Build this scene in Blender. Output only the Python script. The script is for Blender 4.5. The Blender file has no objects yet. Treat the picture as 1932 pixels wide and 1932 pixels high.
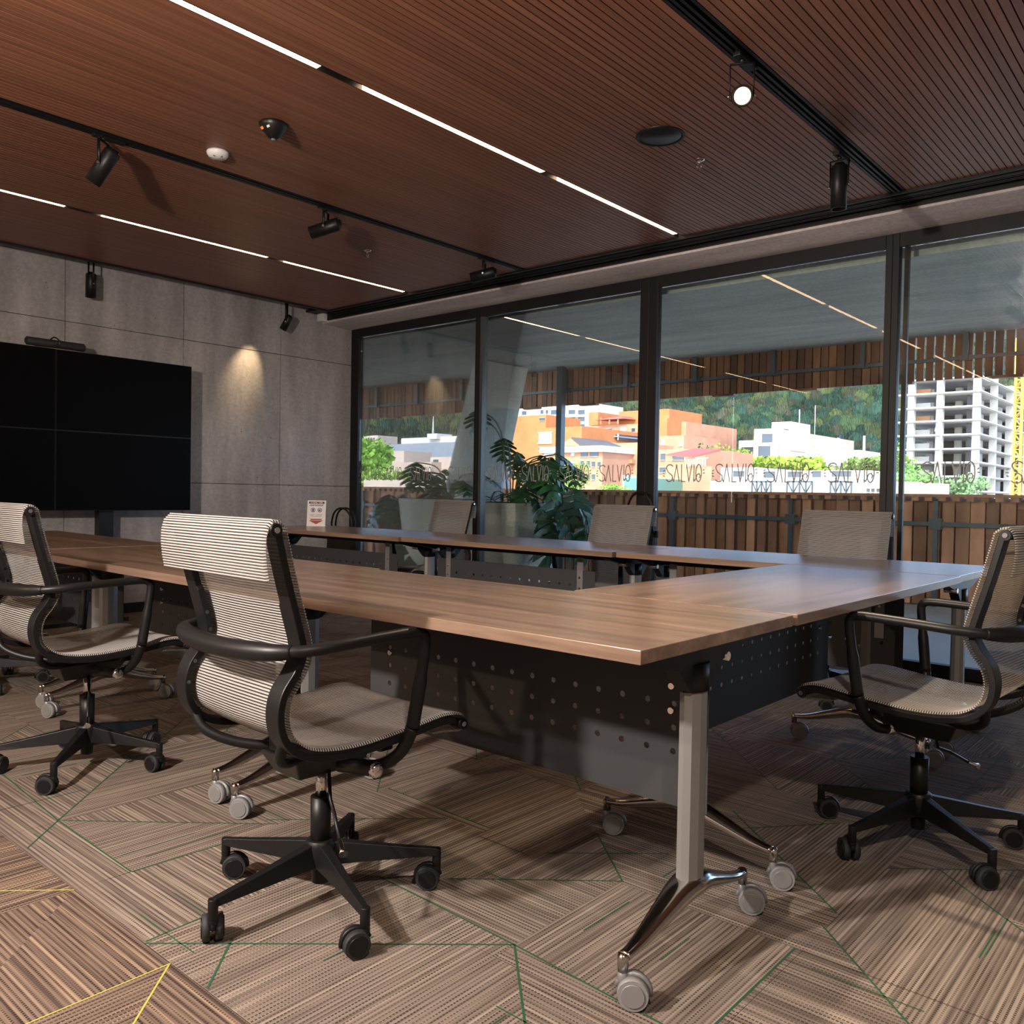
import bpy, bmesh, math, random
from math import sin, cos, pi, radians, sqrt, atan2
from mathutils import Vector, Matrix
random.seed(7)
S = bpy.context.scene
COL = S.collection

# ------------------------------------------------------------------ camera, sky, sun, exposure
CH = 1.03                                     # camera height
FPX, YAW, PIT, ROL = 1613.3, 0.7166225, -0.0217786, 0.0179065
fw = Vector((-sin(YAW)*cos(PIT), cos(YAW)*cos(PIT), sin(PIT)))
rt0 = Vector((cos(YAW), sin(YAW), 0)); up0 = rt0.cross(fw)
rt = rt0*cos(ROL) + up0*sin(ROL); up = -rt0*sin(ROL) + up0*cos(ROL)
cd = bpy.data.cameras.new('camera'); cam = bpy.data.objects.new('camera', cd); COL.objects.link(cam)
cd.sensor_width = 36; cd.sensor_fit = 'HORIZONTAL'; cd.lens = FPX/1932*36
cd.clip_start = .05; cd.clip_end = 3000
m = Matrix((rt, up, -fw)).transposed().to_4x4(); m.translation = (0, 0, CH); cam.matrix_world = m
S.camera = cam
S.view_settings.view_transform = 'Standard'; S.view_settings.look = 'None'
S.view_settings.gamma = 1; S.view_settings.use_curve_mapping = False
S.view_settings.exposure = 1.0
w = bpy.data.worlds.new('world'); S.world = w; w.use_nodes = True
nt = w.node_tree; bg = nt.nodes['Background']
sky = nt.nodes.new('ShaderNodeTexSky'); sky.sky_type = 'NISHITA'; sky.sun_disc = False
sky.sun_elevation = radians(42); sky.sun_rotation = radians(160); sky.altitude = 2600; sky.dust_density = 6; sky.air_density = .55; sky.ozone_density = .3
nt.links.new(sky.outputs[0], bg.inputs[0]); bg.inputs[1].default_value = 0.74
def lamp(kind, name, loc, aim, energy, color, **k):
    d = bpy.data.lights.new(name, kind); d.energy = energy; d.color = color
    for a, b in k.items(): setattr(d, a, b)
    o = bpy.data.objects.new(name, d); COL.objects.link(o); o.location = loc
    if aim is not None: o.rotation_euler = (Vector(aim)-Vector(loc)).to_track_quat('-Z', 'Y').to_euler()
    return o
lamp('SUN', 'sun', (0, 0, 30), (-0.28*10, 0.76*10, 30-.58*10), 2.6, (1, .93, .82), angle=radians(.6))
# photographer's strobe on its stand behind the camera (out of view) and unseen spots added as key and fill light
lamp('POINT', 'strobe', (-1.88, -.45, 1.80), None, 195, (1, .88, .80), shadow_soft_size=.05)
KEY = [((-1.5, -.95, 2.42), (-2.2, 2.3, .2), 75, (1, .90, .80), 105),
       ((-4.19, -2.5, 2.45), (-3.3, 1.6, .1), 110, (1, .74, .50), 85),
       ((.3, .2, 2.45), (-.4, 2.6, .1), 80, (1, .86, .72), 95)]

# ------------------------------------------------------------------ materials
def pnode(n):
    mt = bpy.data.materials.new(n); mt.use_nodes = True
    t = mt.node_tree; return mt, t, t.nodes['Principled BSDF']
def mat(n, c, rough=.5, metal=0, emit=None, es=1, spec=.5, bump=0, bscale=60, var=0, vscale=3, coat=0):
    mt, t, p = pnode(n); N, L = t.nodes, t.links
    p.inputs['Base Color'].default_value = (*c, 1); p.inputs['Roughness'].default_value = rough
    p.inputs['Metallic'].default_value = metal; p.inputs['Specular IOR Level'].default_value = spec
    if coat: p.inputs['Coat Weight'].default_value = coat
    if emit: p.inputs['Emission Color'].default_value = (*emit, 1); p.inputs['Emission Strength'].default_value = es
    if bump or var:
        tc = N.new('ShaderNodeTexCoord')
    if var:
        ns = N.new('ShaderNodeTexNoise'); ns.inputs['Scale'].default_value = vscale; ns.inputs['Detail'].default_value = 5
        L.new(tc.outputs['Object'], ns.inputs[0])
        mp = N.new('ShaderNodeMapRange'); mp.inputs[1].default_value = .3; mp.inputs[2].default_value = .7
        mp.inputs[3].default_value = 1-var; mp.inputs[4].default_value = 1+var; L.new(ns.outputs[0], mp.inputs[0])
        mx = N.new('ShaderNodeMix'); mx.data_type = 'RGBA'; mx.blend_type = 'MULTIPLY'; mx.inputs[0].default_value = 1
        mx.inputs[6].default_value = (*c, 1); L.new(mp.outputs[0], mx.inputs[7]); L.new(mx.outputs[2], p.inputs['Base Color'])
    if bump:
        nb = N.new('ShaderNodeTexNoise'); nb.inputs['Scale'].default_value = bscale; nb.inputs['Detail'].default_value = 4
        L.new(tc.outputs['Object'], nb.inputs[0]); b = N.new('ShaderNodeBump'); b.inputs['Strength'].default_value = bump
        b.inputs['Distance'].default_value = .01; L.new(nb.outputs[0], b.inputs['Height']); L.new(b.outputs[0], p.inputs['Normal'])
    return mt
def woodmat(n, c1, c2, scale=(1.2, 22, 22), rough=.4, rnd=.25, spec=.5):
    """grain along local X"""
    mt, t, p = pnode(n); N, L = t.nodes, t.links
    tc = N.new('ShaderNodeTexCoord'); oi = N.new('ShaderNodeObjectInfo')
    ad = N.new('ShaderNodeVectorMath'); ad.operation = 'MULTIPLY_ADD'
    cb = N.new('ShaderNodeCombineXYZ'); L.new(oi.outputs['Random'], cb.inputs[0]); L.new(oi.outputs['Random'], cb.inputs[1])
    L.new(cb.outputs[0], ad.inputs[0]); ad.inputs[1].default_value = (37, 53, 0); L.new(tc.outputs['Object'], ad.inputs[2])
    mp = N.new('ShaderNodeMapping'); mp.inputs['Scale'].default_value = scale; L.new(ad.outputs[0], mp.inputs[0])
    ns = N.new('ShaderNodeTexNoise'); ns.inputs['Scale'].default_value = 1; ns.inputs['Detail'].default_value = 7; ns.inputs['Distortion'].default_value = .4
    ns.inputs['Roughness'].default_value = .65; L.new(mp.outputs[0], ns.inputs[0])
    cr = N.new('ShaderNodeValToRGB'); cr.color_ramp.elements[0].position = .3; cr.color_ramp.elements[1].position = .72
    cr.color_ramp.elements[0].color = (*c1, 1); cr.color_ramp.elements[1].color = (*c2, 1); L.new(ns.outputs[0], cr.inputs[0])
    mr = N.new('ShaderNodeMapRange'); mr.inputs[3].default_value = 1-rnd; mr.inputs[4].default_value = 1+rnd; L.new(oi.outputs['Random'], mr.inputs[0])
    mx = N.new('ShaderNodeMix'); mx.data_type = 'RGBA'; mx.blend_type = 'MULTIPLY'; mx.inputs[0].default_value = 1
    L.new(cr.outputs[0], mx.inputs[6]); L.new(mr.outputs[0], mx.inputs[7]); L.new(mx.outputs[2], p.inputs['Base Color'])
    p.inputs['Roughness'].default_value = rough; p.inputs['Specular IOR Level'].default_value = spec
    b = N.new('ShaderNodeBump'); b.inputs['Strength'].default_value = .12; b.inputs['Distance'].default_value = .003
    L.new(ns.outputs[0], b.inputs['Height']); L.new(b.outputs[0], p.inputs['Normal'])
    return mt
def concrete(n, base, streak=.25, vert=True, rough=.75):
    mt, t, p = pnode(n); N, L = t.nodes, t.links
    tc = N.new('ShaderNodeTexCoord'); geo = N.new('ShaderNodeNewGeometry')
    mp = N.new('ShaderNodeMapping'); mp.inputs['Scale'].default_value = (2.2, 2.2, .45) if vert else (.5, 2.5, 2.5)
    L.new(geo.outputs['Position'], mp.inputs[0])
    n1 = N.new('ShaderNodeTexNoise'); n1.inputs['Scale'].default_value = 1.6; n1.inputs['Detail'].default_value = 8; n1.inputs['Roughness'].default_value = .62
    L.new(mp.outputs[0], n1.inputs[0])
    n2 = N.new('ShaderNodeTexNoise'); n2.inputs['Scale'].default_value = 38; n2.inputs['Detail'].default_value = 6; n2.inputs['Roughness'].default_value = .7
    L.new(geo.outputs['Position'], n2.inputs[0])
    vo = N.new('ShaderNodeTexVoronoi'); vo.inputs['Scale'].default_value = 9; L.new(geo.outputs['Position'], vo.inputs[0])
    pit = N.new('ShaderNodeMapRange'); pit.inputs[1].default_value = .03; pit.inputs[2].default_value = .07; pit.inputs[3].default_value = .45; L.new(vo.outputs['Distance'], pit.inputs[0])
    a = N.new('ShaderNodeMapRange'); a.inputs[1].default_value = .3; a.inputs[2].default_value = .7; a.inputs[3].default_value = 1-streak; a.inputs[4].default_value = 1+streak; L.new(n1.outputs[0], a.inputs[0])
    b = N.new('ShaderNodeMapRange'); b.inputs[1].default_value = .3; b.inputs[2].default_value = .7; b.inputs[3].default_value = .82; b.inputs[4].default_value = 1.18; L.new(n2.outputs[0], b.inputs[0])
    mu = N.new('ShaderNodeMath'); mu.operation = 'MULTIPLY'; L.new(a.outputs[0], mu.inputs[0]); L.new(b.outputs[0], mu.inputs[1])
    m2 = N.new('ShaderNodeMath'); m2.operation = 'MULTIPLY'; L.new(mu.outputs[0], m2.inputs[0]); L.new(pit.outputs[0], m2.inputs[1])
    mx = N.new('ShaderNodeMix'); mx.data_type = 'RGBA'; mx.blend_type = 'MULTIPLY'; mx.inputs[0].default_value = 1; mx.inputs[6].default_value = (*base, 1)
    L.new(m2.outputs[0], mx.inputs[7]); L.new(mx.outputs[2], p.inputs['Base Color']); p.inputs['Roughness'].default_value = rough
    bp = N.new('ShaderNodeBump'); bp.inputs['Strength'].default_value = .25; bp.inputs['Distance'].default_value = .004
    L.new(m2.outputs[0], bp.inputs['Height']); L.new(bp.outputs[0], p.inputs['Normal'])
    return mt
def glassmat(n, tint=(.86, .93, .9), refl=1.0):
    mt, t, p = pnode(n); N, L = t.nodes, t.links; N.remove(p)
    tr = N.new('ShaderNodeBsdfTransparent'); tr.inputs[0].default_value = (*tint, 1)
    gl = N.new('ShaderNodeBsdfGlossy'); gl.inputs['Roughness'].default_value = .0
    fr = N.new('ShaderNodeFresnel'); fr.inputs[0].default_value = 1.5
    mu = N.new('ShaderNodeMath'); mu.operation = 'MULTIPLY'; mu.inputs[1].default_value = refl; L.new(fr.outputs[0], mu.inputs[0])
    mx = N.new('ShaderNodeMixShader'); L.new(mu.outputs[0], mx.inputs[0]); L.new(tr.outputs[0], mx.inputs[1]); L.new(gl.outputs[0], mx.inputs[2])
    L.new(mx.outputs[0], N['Material Output'].inputs[0]); return mt
def meshfabric(n):
    """chair net: pale cross ribs, dark open gaps between them (UV v counts ribs)"""
    mt, t, p = pnode(n); N, L = t.nodes, t.links
    uv = N.new('ShaderNodeUVMap'); sp = N.new('ShaderNodeSeparateXYZ'); L.new(uv.outputs[0], sp.inputs[0])
    f = N.new('ShaderNodeMath'); f.operation = 'FRACT'; L.new(sp.outputs[1], f.inputs[0])
    c = N.new('ShaderNodeMath'); c.operation = 'COMPARE'; c.inputs[1].default_value = .5; c.inputs[2].default_value = .29; L.new(f.outputs[0], c.inputs[0])
    mx = N.new('ShaderNodeMix'); mx.data_type = 'RGBA'; mx.inputs[6].default_value = (.03, .028, .026, 1); mx.inputs[7].default_value = (.335, .32, .305, 1)
    L.new(c.outputs[0], mx.inputs[0]); L.new(mx.outputs[2], p.inputs['Base Color']); p.inputs['Roughness'].default_value = .7
    tr = N.new('ShaderNodeBsdfTransparent'); ms = N.new('ShaderNodeMixShader')
    a = N.new('ShaderNodeMapRange'); a.inputs[3].default_value = .42; a.inputs[4].default_value = .0; L.new(c.outputs[0], a.inputs[0])
    tl = N.new('ShaderNodeBsdfTranslucent'); tl.inputs[0].default_value = (.5, .42, .34, 1); m2 = N.new('ShaderNodeMixShader'); m2.inputs[0].default_value = .18
    L.new(p.outputs[0], m2.inputs[1]); L.new(tl.outputs[0], m2.inputs[2])
    L.new(a.outputs[0], ms.inputs[0]); L.new(m2.outputs[0], ms.inputs[1]); L.new(tr.outputs[0], ms.inputs[2])
    L.new(ms.outputs[0], N['Material Output'].inputs[0]); return mt
def carpet(n, dark, mid, light, alt):
    """woven stripes running along UV v, bands across u; knit dashes"""
    mt, t, p = pnode(n); N, L = t.nodes, t.links
    uv = N.new('ShaderNodeUVMap'); sp = N.new('ShaderNodeSeparateXYZ'); L.new(uv.outputs[0], sp.inputs[0])
    def noise1(sc, out, det=2, vs=.12):
        cb = N.new('ShaderNodeCombineXYZ'); k = N.new('ShaderNodeMath'); k.operation = 'MULTIPLY'; k.inputs[1].default_value = sc; L.new(sp.outputs[0], k.inputs[0])
        k2 = N.new('ShaderNodeMath'); k2.operation = 'MULTIPLY'; k2.inputs[1].default_value = sc*vs; L.new(sp.outputs[1], k2.inputs[0])
        L.new(k.outputs[0], cb.inputs[0]); L.new(k2.outputs[0], cb.inputs[1])
        q = N.new('ShaderNodeTexNoise'); q.inputs['Scale'].default_value = 1; q.inputs['Detail'].default_value = det; L.new(cb.outputs[0], q.inputs[0]); return q.outputs[0]
    cr = N.new('ShaderNodeValToRGB'); e = cr.color_ramp.elements
    e[0].position = .34; e[0].color = (*dark, 1); e[1].position = .66; e[1].color = (*light, 1)
    x = e.new(.46); x.color = (*mid, 1); x = e.new(.56); x.color = (*alt, 1)
    L.new(noise1(85, 0, 1, .010), cr.inputs[0])
    # dashed dark rows
    r = N.new('ShaderNodeMath'); r.operation = 'MULTIPLY'; r.inputs[1].default_value = 82; L.new(sp.outputs[0], r.inputs[0])
    fr = N.new('ShaderNodeMath'); fr.operation = 'FRACT'; L.new(r.outputs[0], fr.inputs[0])
    row = N.new('ShaderNodeMath'); row.operation = 'LESS_THAN'; row.inputs[1].default_value = .38; L.new(fr.outputs[0], row.inputs[0])
    v = N.new('ShaderNodeMath'); v.operation = 'MULTIPLY'; v.inputs[1].default_value = 120; L.new(sp.outputs[1], v.inputs[0])
    fv = N.new('ShaderNodeMath'); fv.operation = 'FRACT'; L.new(v.outputs[0], fv.inputs[0])
    da = N.new('ShaderNodeMath'); da.operation = 'LESS_THAN'; da.inputs[1].default_value = .72; L.new(fv.outputs[0], da.inputs[0])
    an = N.new('ShaderNodeMath'); an.operation = 'MULTIPLY'; L.new(row.outputs[0], an.inputs[0]); L.new(da.outputs[0], an.inputs[1])
    a2 = N.new('ShaderNodeMapRange'); a2.inputs[1].default_value = .38; a2.inputs[2].default_value = .6; a2.inputs[3].default_value = .9; a2.inputs[4].default_value = .5; L.new(noise1(30, 0, 1, .2), a2.inputs[0])
    a3 = N.new('ShaderNodeMath'); a3.operation = 'MULTIPLY'; L.new(an.outputs[0], a3.inputs[0]); L.new(a2.outputs[0], a3.inputs[1])
    mx = N.new('ShaderNodeMix'); mx.data_type = 'RGBA'; mx.inputs[7].default_value = (dark[0]*.3, dark[1]*.3, dark[2]*.3, 1)
    L.new(a3.outputs[0], mx.inputs[0]); L.new(cr.outputs[0], mx.inputs[6]); L.new(mx.outputs[2], p.inputs['Base Color'])
    p.inputs['Roughness'].default_value = .95; p.inputs['Specular IOR Level'].default_value = .1
    b = N.new('ShaderNodeBump'); b.inputs['Strength'].default_value = .5; b.inputs['Distance'].default_value = .003; b.invert = True
    L.new(an.outputs[0], b.inputs['Height']); L.new(b.outputs[0], p.inputs['Normal']); return mt
def gradecol(n, attr='Col', rough=.9):
    mt, t, p = pnode(n); a = t.nodes.new('ShaderNodeAttribute'); a.attribute_name = attr
    t.links.new(a.outputs[0], p.inputs['Base Color']); p.inputs['Roughness'].default_value = rough; p.inputs['Specular IOR Level'].default_value = .15; return mt

M = dict(
    black=mat('black_plastic', (.0065, .0065, .007), .42, spec=.28), blackmetal=mat('black_powder_coat', (.0075, .0075, .008), .42, spec=.3),
    rubber=mat('rubber', (.015, .015, .016), .7), chrome=mat('chrome', (.75, .74, .72), .12, 1), alu=mat('polished_aluminium', (.55, .53, .5), .16, 1),
    satin=mat('satin_aluminium', (.23, .225, .22), .5, .3), greymetal=mat('grey_coat', (.21, .21, .215), .42, .35), hood=mat('caster_grey', (.2, .2, .2), .5),
    panel=mat('panel_grey', (.048, .048, .051), .6, 0, spec=.15),
    frame=mat('window_frame', (.009, .009, .010), .5, spec=.3), darkvoid=mat('void', (.006, .006, .006), .8),
    top=woodmat('walnut_top', (.11, .070, .050), (.27, .180, .128), (1.1, 16, 16), .25, .05, .7),
    ceil=woodmat('ceiling_wood', (.145, .056, .030), (.245, .104, .056), (.5, 30, 30), .42, .10),
    deck=woodmat('timber', (.10, .042, .02), (.30, .135, .062), (6, 6, 1.2), .6, .45),
    fence=woodmat('fence_timber', (.27, .125, .062), (.56, .28, .15), (6, 6, 1.2), .6, .4),
    wall=concrete('board_concrete', (.37, .345, .33), .28), soffit=concrete('soffit_concrete', (.44, .465, .42), .2, False),
    column=concrete('column_concrete', (.52, .53, .49), .22), planter=concrete('planter', (.64, .62, .50), .18),
    beam=concrete('beam_concrete', (.62, .54, .53), .28, False), plaster=mat('plaster', (.32, .29, .27), .8),
    glass=glassmat('glass', (.93, .96, .945), .75), vinyl=mat('vinyl', (.30, .29, .28), .5),
    screen=mat('screen', (.003, .003, .0035), .35, spec=.05), bezel=mat('bezel', (.006, .006, .006), .4),
    led=mat('led', (1, .8, .6), .5, emit=(1, .62, .34), es=9), lens=mat('lens', (1, .8, .5), .5, emit=(1, .70, .40), es=2.4),
    white=mat('white_plastic', (.72, .71, .70), .4), paper=mat('card', (.75, .74, .74), .5), red=mat('red_print', (.34, .02, .03), .5),
    darkred=mat('dark_red_print', (.12, .01, .015), .5), blue=mat('blue_print', (.05, .06, .18), .5), orange=mat('orange', (.8, .3, .05), .5), teal=mat('teal_print', (.2, .35, .36), .5),
    mesh=meshfabric('chair_net'), steel=mat('galvanised', (.09, .11, .12), .45, .6),
    carpetA=carpet('carpet_grey', (.125, .098, .082), (.178, .142, .118), (.295, .243, .195), (.22, .18, .148)),
    carpetB=carpet('carpet_brown', (.070, .050, .042), (.135, .097, .076), (.29, .205, .14), (.185, .135, .10)),
    green=mat('green_yarn', (.012, .07, .028), .9), yellow=mat('yellow_yarn', (.38, .36, .07), .9),
    leaf=mat('leaf', (.035, .12, .03), .4, var=.45, vscale=12), leafdark=mat('leaf_dark', (.018, .065, .03), .35, var=.3, vscale=12),
    leafpale=mat('leaf_spiky', (.14, .22, .12), .45, var=.4, vscale=12), stem=mat('stem', (.10, .16, .05), .6), terracotta=mat('terracotta', (.28, .09, .05), .8),
    crown=gradecol('tree_crown'), hill=gradecol('hill_canopy'),
    orangebrick=mat('orange_brick', (.46, .165, .055), .9, var=.12, vscale=.8), pinkbrick=mat('pink_brick', (.50, .235, .135), .9, var=.12, vscale=.6),
    cream=mat('cream_wall', (.56, .45, .37), .9, var=.06, vscale=.5), whitewall=mat('white_wall', (.66, .62, .57), .9), greyshed=mat('grey_cladding', (.26, .29, .34), .7),
    beige=mat('beige_wall', (.50, .39, .31), .9, var=.06, vscale=.5), redroof=mat('red_awning', (.45, .10, .07), .7), darkroof=mat('dark_roof', (.10, .09, .09), .8),
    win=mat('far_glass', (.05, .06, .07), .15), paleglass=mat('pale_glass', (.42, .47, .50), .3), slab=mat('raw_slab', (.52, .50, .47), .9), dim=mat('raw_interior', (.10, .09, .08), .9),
    boards=mat('formwork', (.42, .2, .09), .8), crane=mat('crane_yellow', (.75, .42, .05), .6), glassgreen=mat('green_glass', (.10, .25, .2), .3), ground=mat('city_ground', (.34, .32, .28), .9), paving=mat('terrace_paving', (.42, .40, .37), .8),
)

# ------------------------------------------------------------------ mesh building
class MB:
    def __init__(s): s.v = []; s.f = []; s.mi = []; s.uv = []; s.sm = []; s.cur = 0; s.smooth = False; s.T = None
    def vert(s, p):
        p = Vector(p); s.v.append(tuple(s.T @ p) if s.T else tuple(p)); return len(s.v)-1
    def face(s, idx, uv=None, sm=None):
        s.f.append(idx); s.mi.append(s.cur); s.uv.append(uv); s.sm.append(s.smooth if sm is None else sm)
    def box(s, c, d, R=None):
        c = Vector(c); hx, hy, hz = d[0]/2, d[1]/2, d[2]/2
        i = [s.vert(c + ((R @ Vector(q)) if R else Vector(q))) for q in [(-hx, -hy, -hz), (hx, -hy, -hz), (hx, hy, -hz), (-hx, hy, -hz), (-hx, -hy, hz), (hx, -hy, hz), (hx, hy, hz), (-hx, hy, hz)]]
        for q in ((3, 2, 1, 0), (4, 5, 6, 7), (0, 1, 5, 4), (1, 2, 6, 5), (2, 3, 7, 6), (3, 0, 4, 7)): s.face([i[k] for k in q], sm=False)
        return s
    def bx(s, x0, x1, y0, y1, z0, z1): return s.box(((x0+x1)/2, (y0+y1)/2, (z0+z1)/2), (x1-x0, y1-y0, z1-z0))
    def hexa(s, P):
        i = [s.vert(p) for p in P]
        for q in ((3, 2, 1, 0), (4, 5, 6, 7), (0, 1, 5, 4), (1, 2, 6, 5), (2, 3, 7, 6), (3, 0, 4, 7)): s.face([i[k] for k in q], sm=False)
        return s
    def rings(s, R, closed=False, caps=True):
        n = len(R[0]); ids = [[s.vert(p) for p in r] for r in R]; m_ = len(R)
        for a in range(m_ if closed else m_-1):
            A, B = ids[a], ids[(a+1) % m_]
            for k in range(n): s.face([A[k], A[(k+1) % n], B[(k+1) % n], B[k]], sm=True)
        if caps and not closed:
            s.face(list(reversed(ids[0])), sm=False); s.face(ids[-1], sm=False)
        return s
    def tube(s, pts, r, n=10, closed=False, flat=None, caps=True):
        """r: radius or list; flat=(axis vector, factor) squashes the section along that axis"""
        pts = [Vector(p) for p in pts]; m_ = len(pts); R = []; pu = None
        for k, p in enumerate(pts):
            a = pts[(k-1) % m_] if (k or closed) else p; b = pts[(k+1) % m_] if (k < m_-1 or closed) else p
            t = (b-a).normalized()
            if pu is None:
                pu = Vector((0, 0, 1)) if abs(t.z) < .9 else Vector((1, 0, 0))
            u = (pu - t*pu.dot(t))
            u = u.normalized() if u.length > 1e-6 else t.orthogonal().normalized()
            pu = u; v = t.cross(u); rr = r[k] if isinstance(r, (list, tuple)) else r; ring = []
            for q in range(n):
                an = 2*pi*q/n; o = (u*cos(an)+v*sin(an))*rr
                if flat: ax = Vector(flat[0]).normalized(); o = o - ax*o.dot(ax)*(1-flat[1])
                ring.append(p+o)
            R.append(ring)
        return s.rings(R, closed, caps)
    def cyl(s, p0, p1, r0, r1=None, n=16): return s.tube([p0, p1], [r0, r0 if r1 is None else r1], n)
    def lathe(s, prof, c=(0, 0, 0), n=24, R=None):
        c = Vector(c); rings = []
        for r, z in prof:
            ring = [Vector((max(r, 1e-4)*cos(2*pi*k/n), max(r, 1e-4)*sin(2*pi*k/n), z)) for k in range(n)]
            rings.append([c+(R @ q if R else q) for q in ring])
        return s.rings(rings)
    def prism(s, poly, fn, d):
        """poly 2D list, fn(a,b,t)->3D for t in 0..1 scaled by d"""
        A = [s.vert(fn(a, b, 0)) for a, b in poly]; B = [s.vert(fn(a, b, d)) for a, b in poly]; n = len(poly)
        s.face(list(reversed(A)), sm=False); s.face(B, sm=False)
        for k in range(n): s.face([A[k], A[(k+1) % n], B[(k+1) % n], B[k]], sm=False)
        return s
    def mesh(s, name, mats):
        me = bpy.data.meshes.new(name); me.from_pydata(s.v, [], s.f)
        for q in mats: me.materials.append(q)
        me.polygons.foreach_set('material_index', s.mi); me.polygons.foreach_set('use_smooth', s.sm)
        if any(u for u in s.uv):
            l = me.uv_layers.new(name='UVMap'); k = 0
            for f, u in zip(s.f, s.uv):
                for j in range(len(f)): l.data[k].uv = u[j] if u else (0, 0); k += 1
        me.update(); return me
    def obj(s, name, mats, parent=None, bevel=0, loc=None):
        if not isinstance(mats, (list, tuple)): mats = [mats]
        o = bpy.data.objects.new(name, s.mesh(name, mats)); COL.objects.link(o)
        if parent: o.parent = parent
        if loc: o.location = loc
        if bevel: b = o.modifiers.new('bevel', 'BEVEL'); b.width = bevel; b.segments = 2; b.limit_method = 'ANGLE'; b.angle_limit = radians(40)
        return o
def tag(o, label=None, cat=None, group=None, kind=None):
    if label: o['label'] = label
    if cat: o['category'] = cat
    if group: o['group'] = group
    if kind: o['kind'] = kind
    return o
def thing(name, label, cat, loc=(0, 0, 0), rz=0, group=None):
    o = bpy.data.objects.new(name, None); COL.objects.link(o); o.location = loc; o.rotation_euler = (0, 0, rz); o.empty_display_size = .1
    return tag(o, label, cat, group)
def struct(name, parent=None):
    o = bpy.data.objects.new(name, None); COL.objects.link(o); o.parent = parent; o['kind'] = 'structure'; return o
def inst(name, me, parent=None, loc=(0, 0, 0), rot=(0, 0, 0), sc=None):
    o = bpy.data.objects.new(name, me); COL.objects.link(o); o.parent = parent; o.location = loc; o.rotation_euler = rot
    if sc: o.scale = sc
    return o
def copy_tree(o, parent=None):
    c = o.copy(); COL.objects.link(c); c.parent = parent
    for ch in list(o.children): copy_tree(ch, c)
    return c
def smooth(pts, n=6):
    """Catmull-Rom through points"""
    P = [Vector(p) for p in pts]; out = []
    for i in range(len(P)-1):
        a = P[max(i-1, 0)]; b = P[i]; c = P[i+1]; d = P[min(i+2, len(P)-1)]
        for k in range(n):
            t = k/n; out.append(.5*((2*b)+(c-a)*t+(2*a-5*b+4*c-d)*t*t+(3*b-a-3*c+d)*t**3))
    out.append(P[-1]); return out

# ------------------------------------------------------------------ room shell
H = 2.70; XW = -6.93; YC = 4.87; YG = 5.45; XR = 1.9; YB = -2.9
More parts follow.
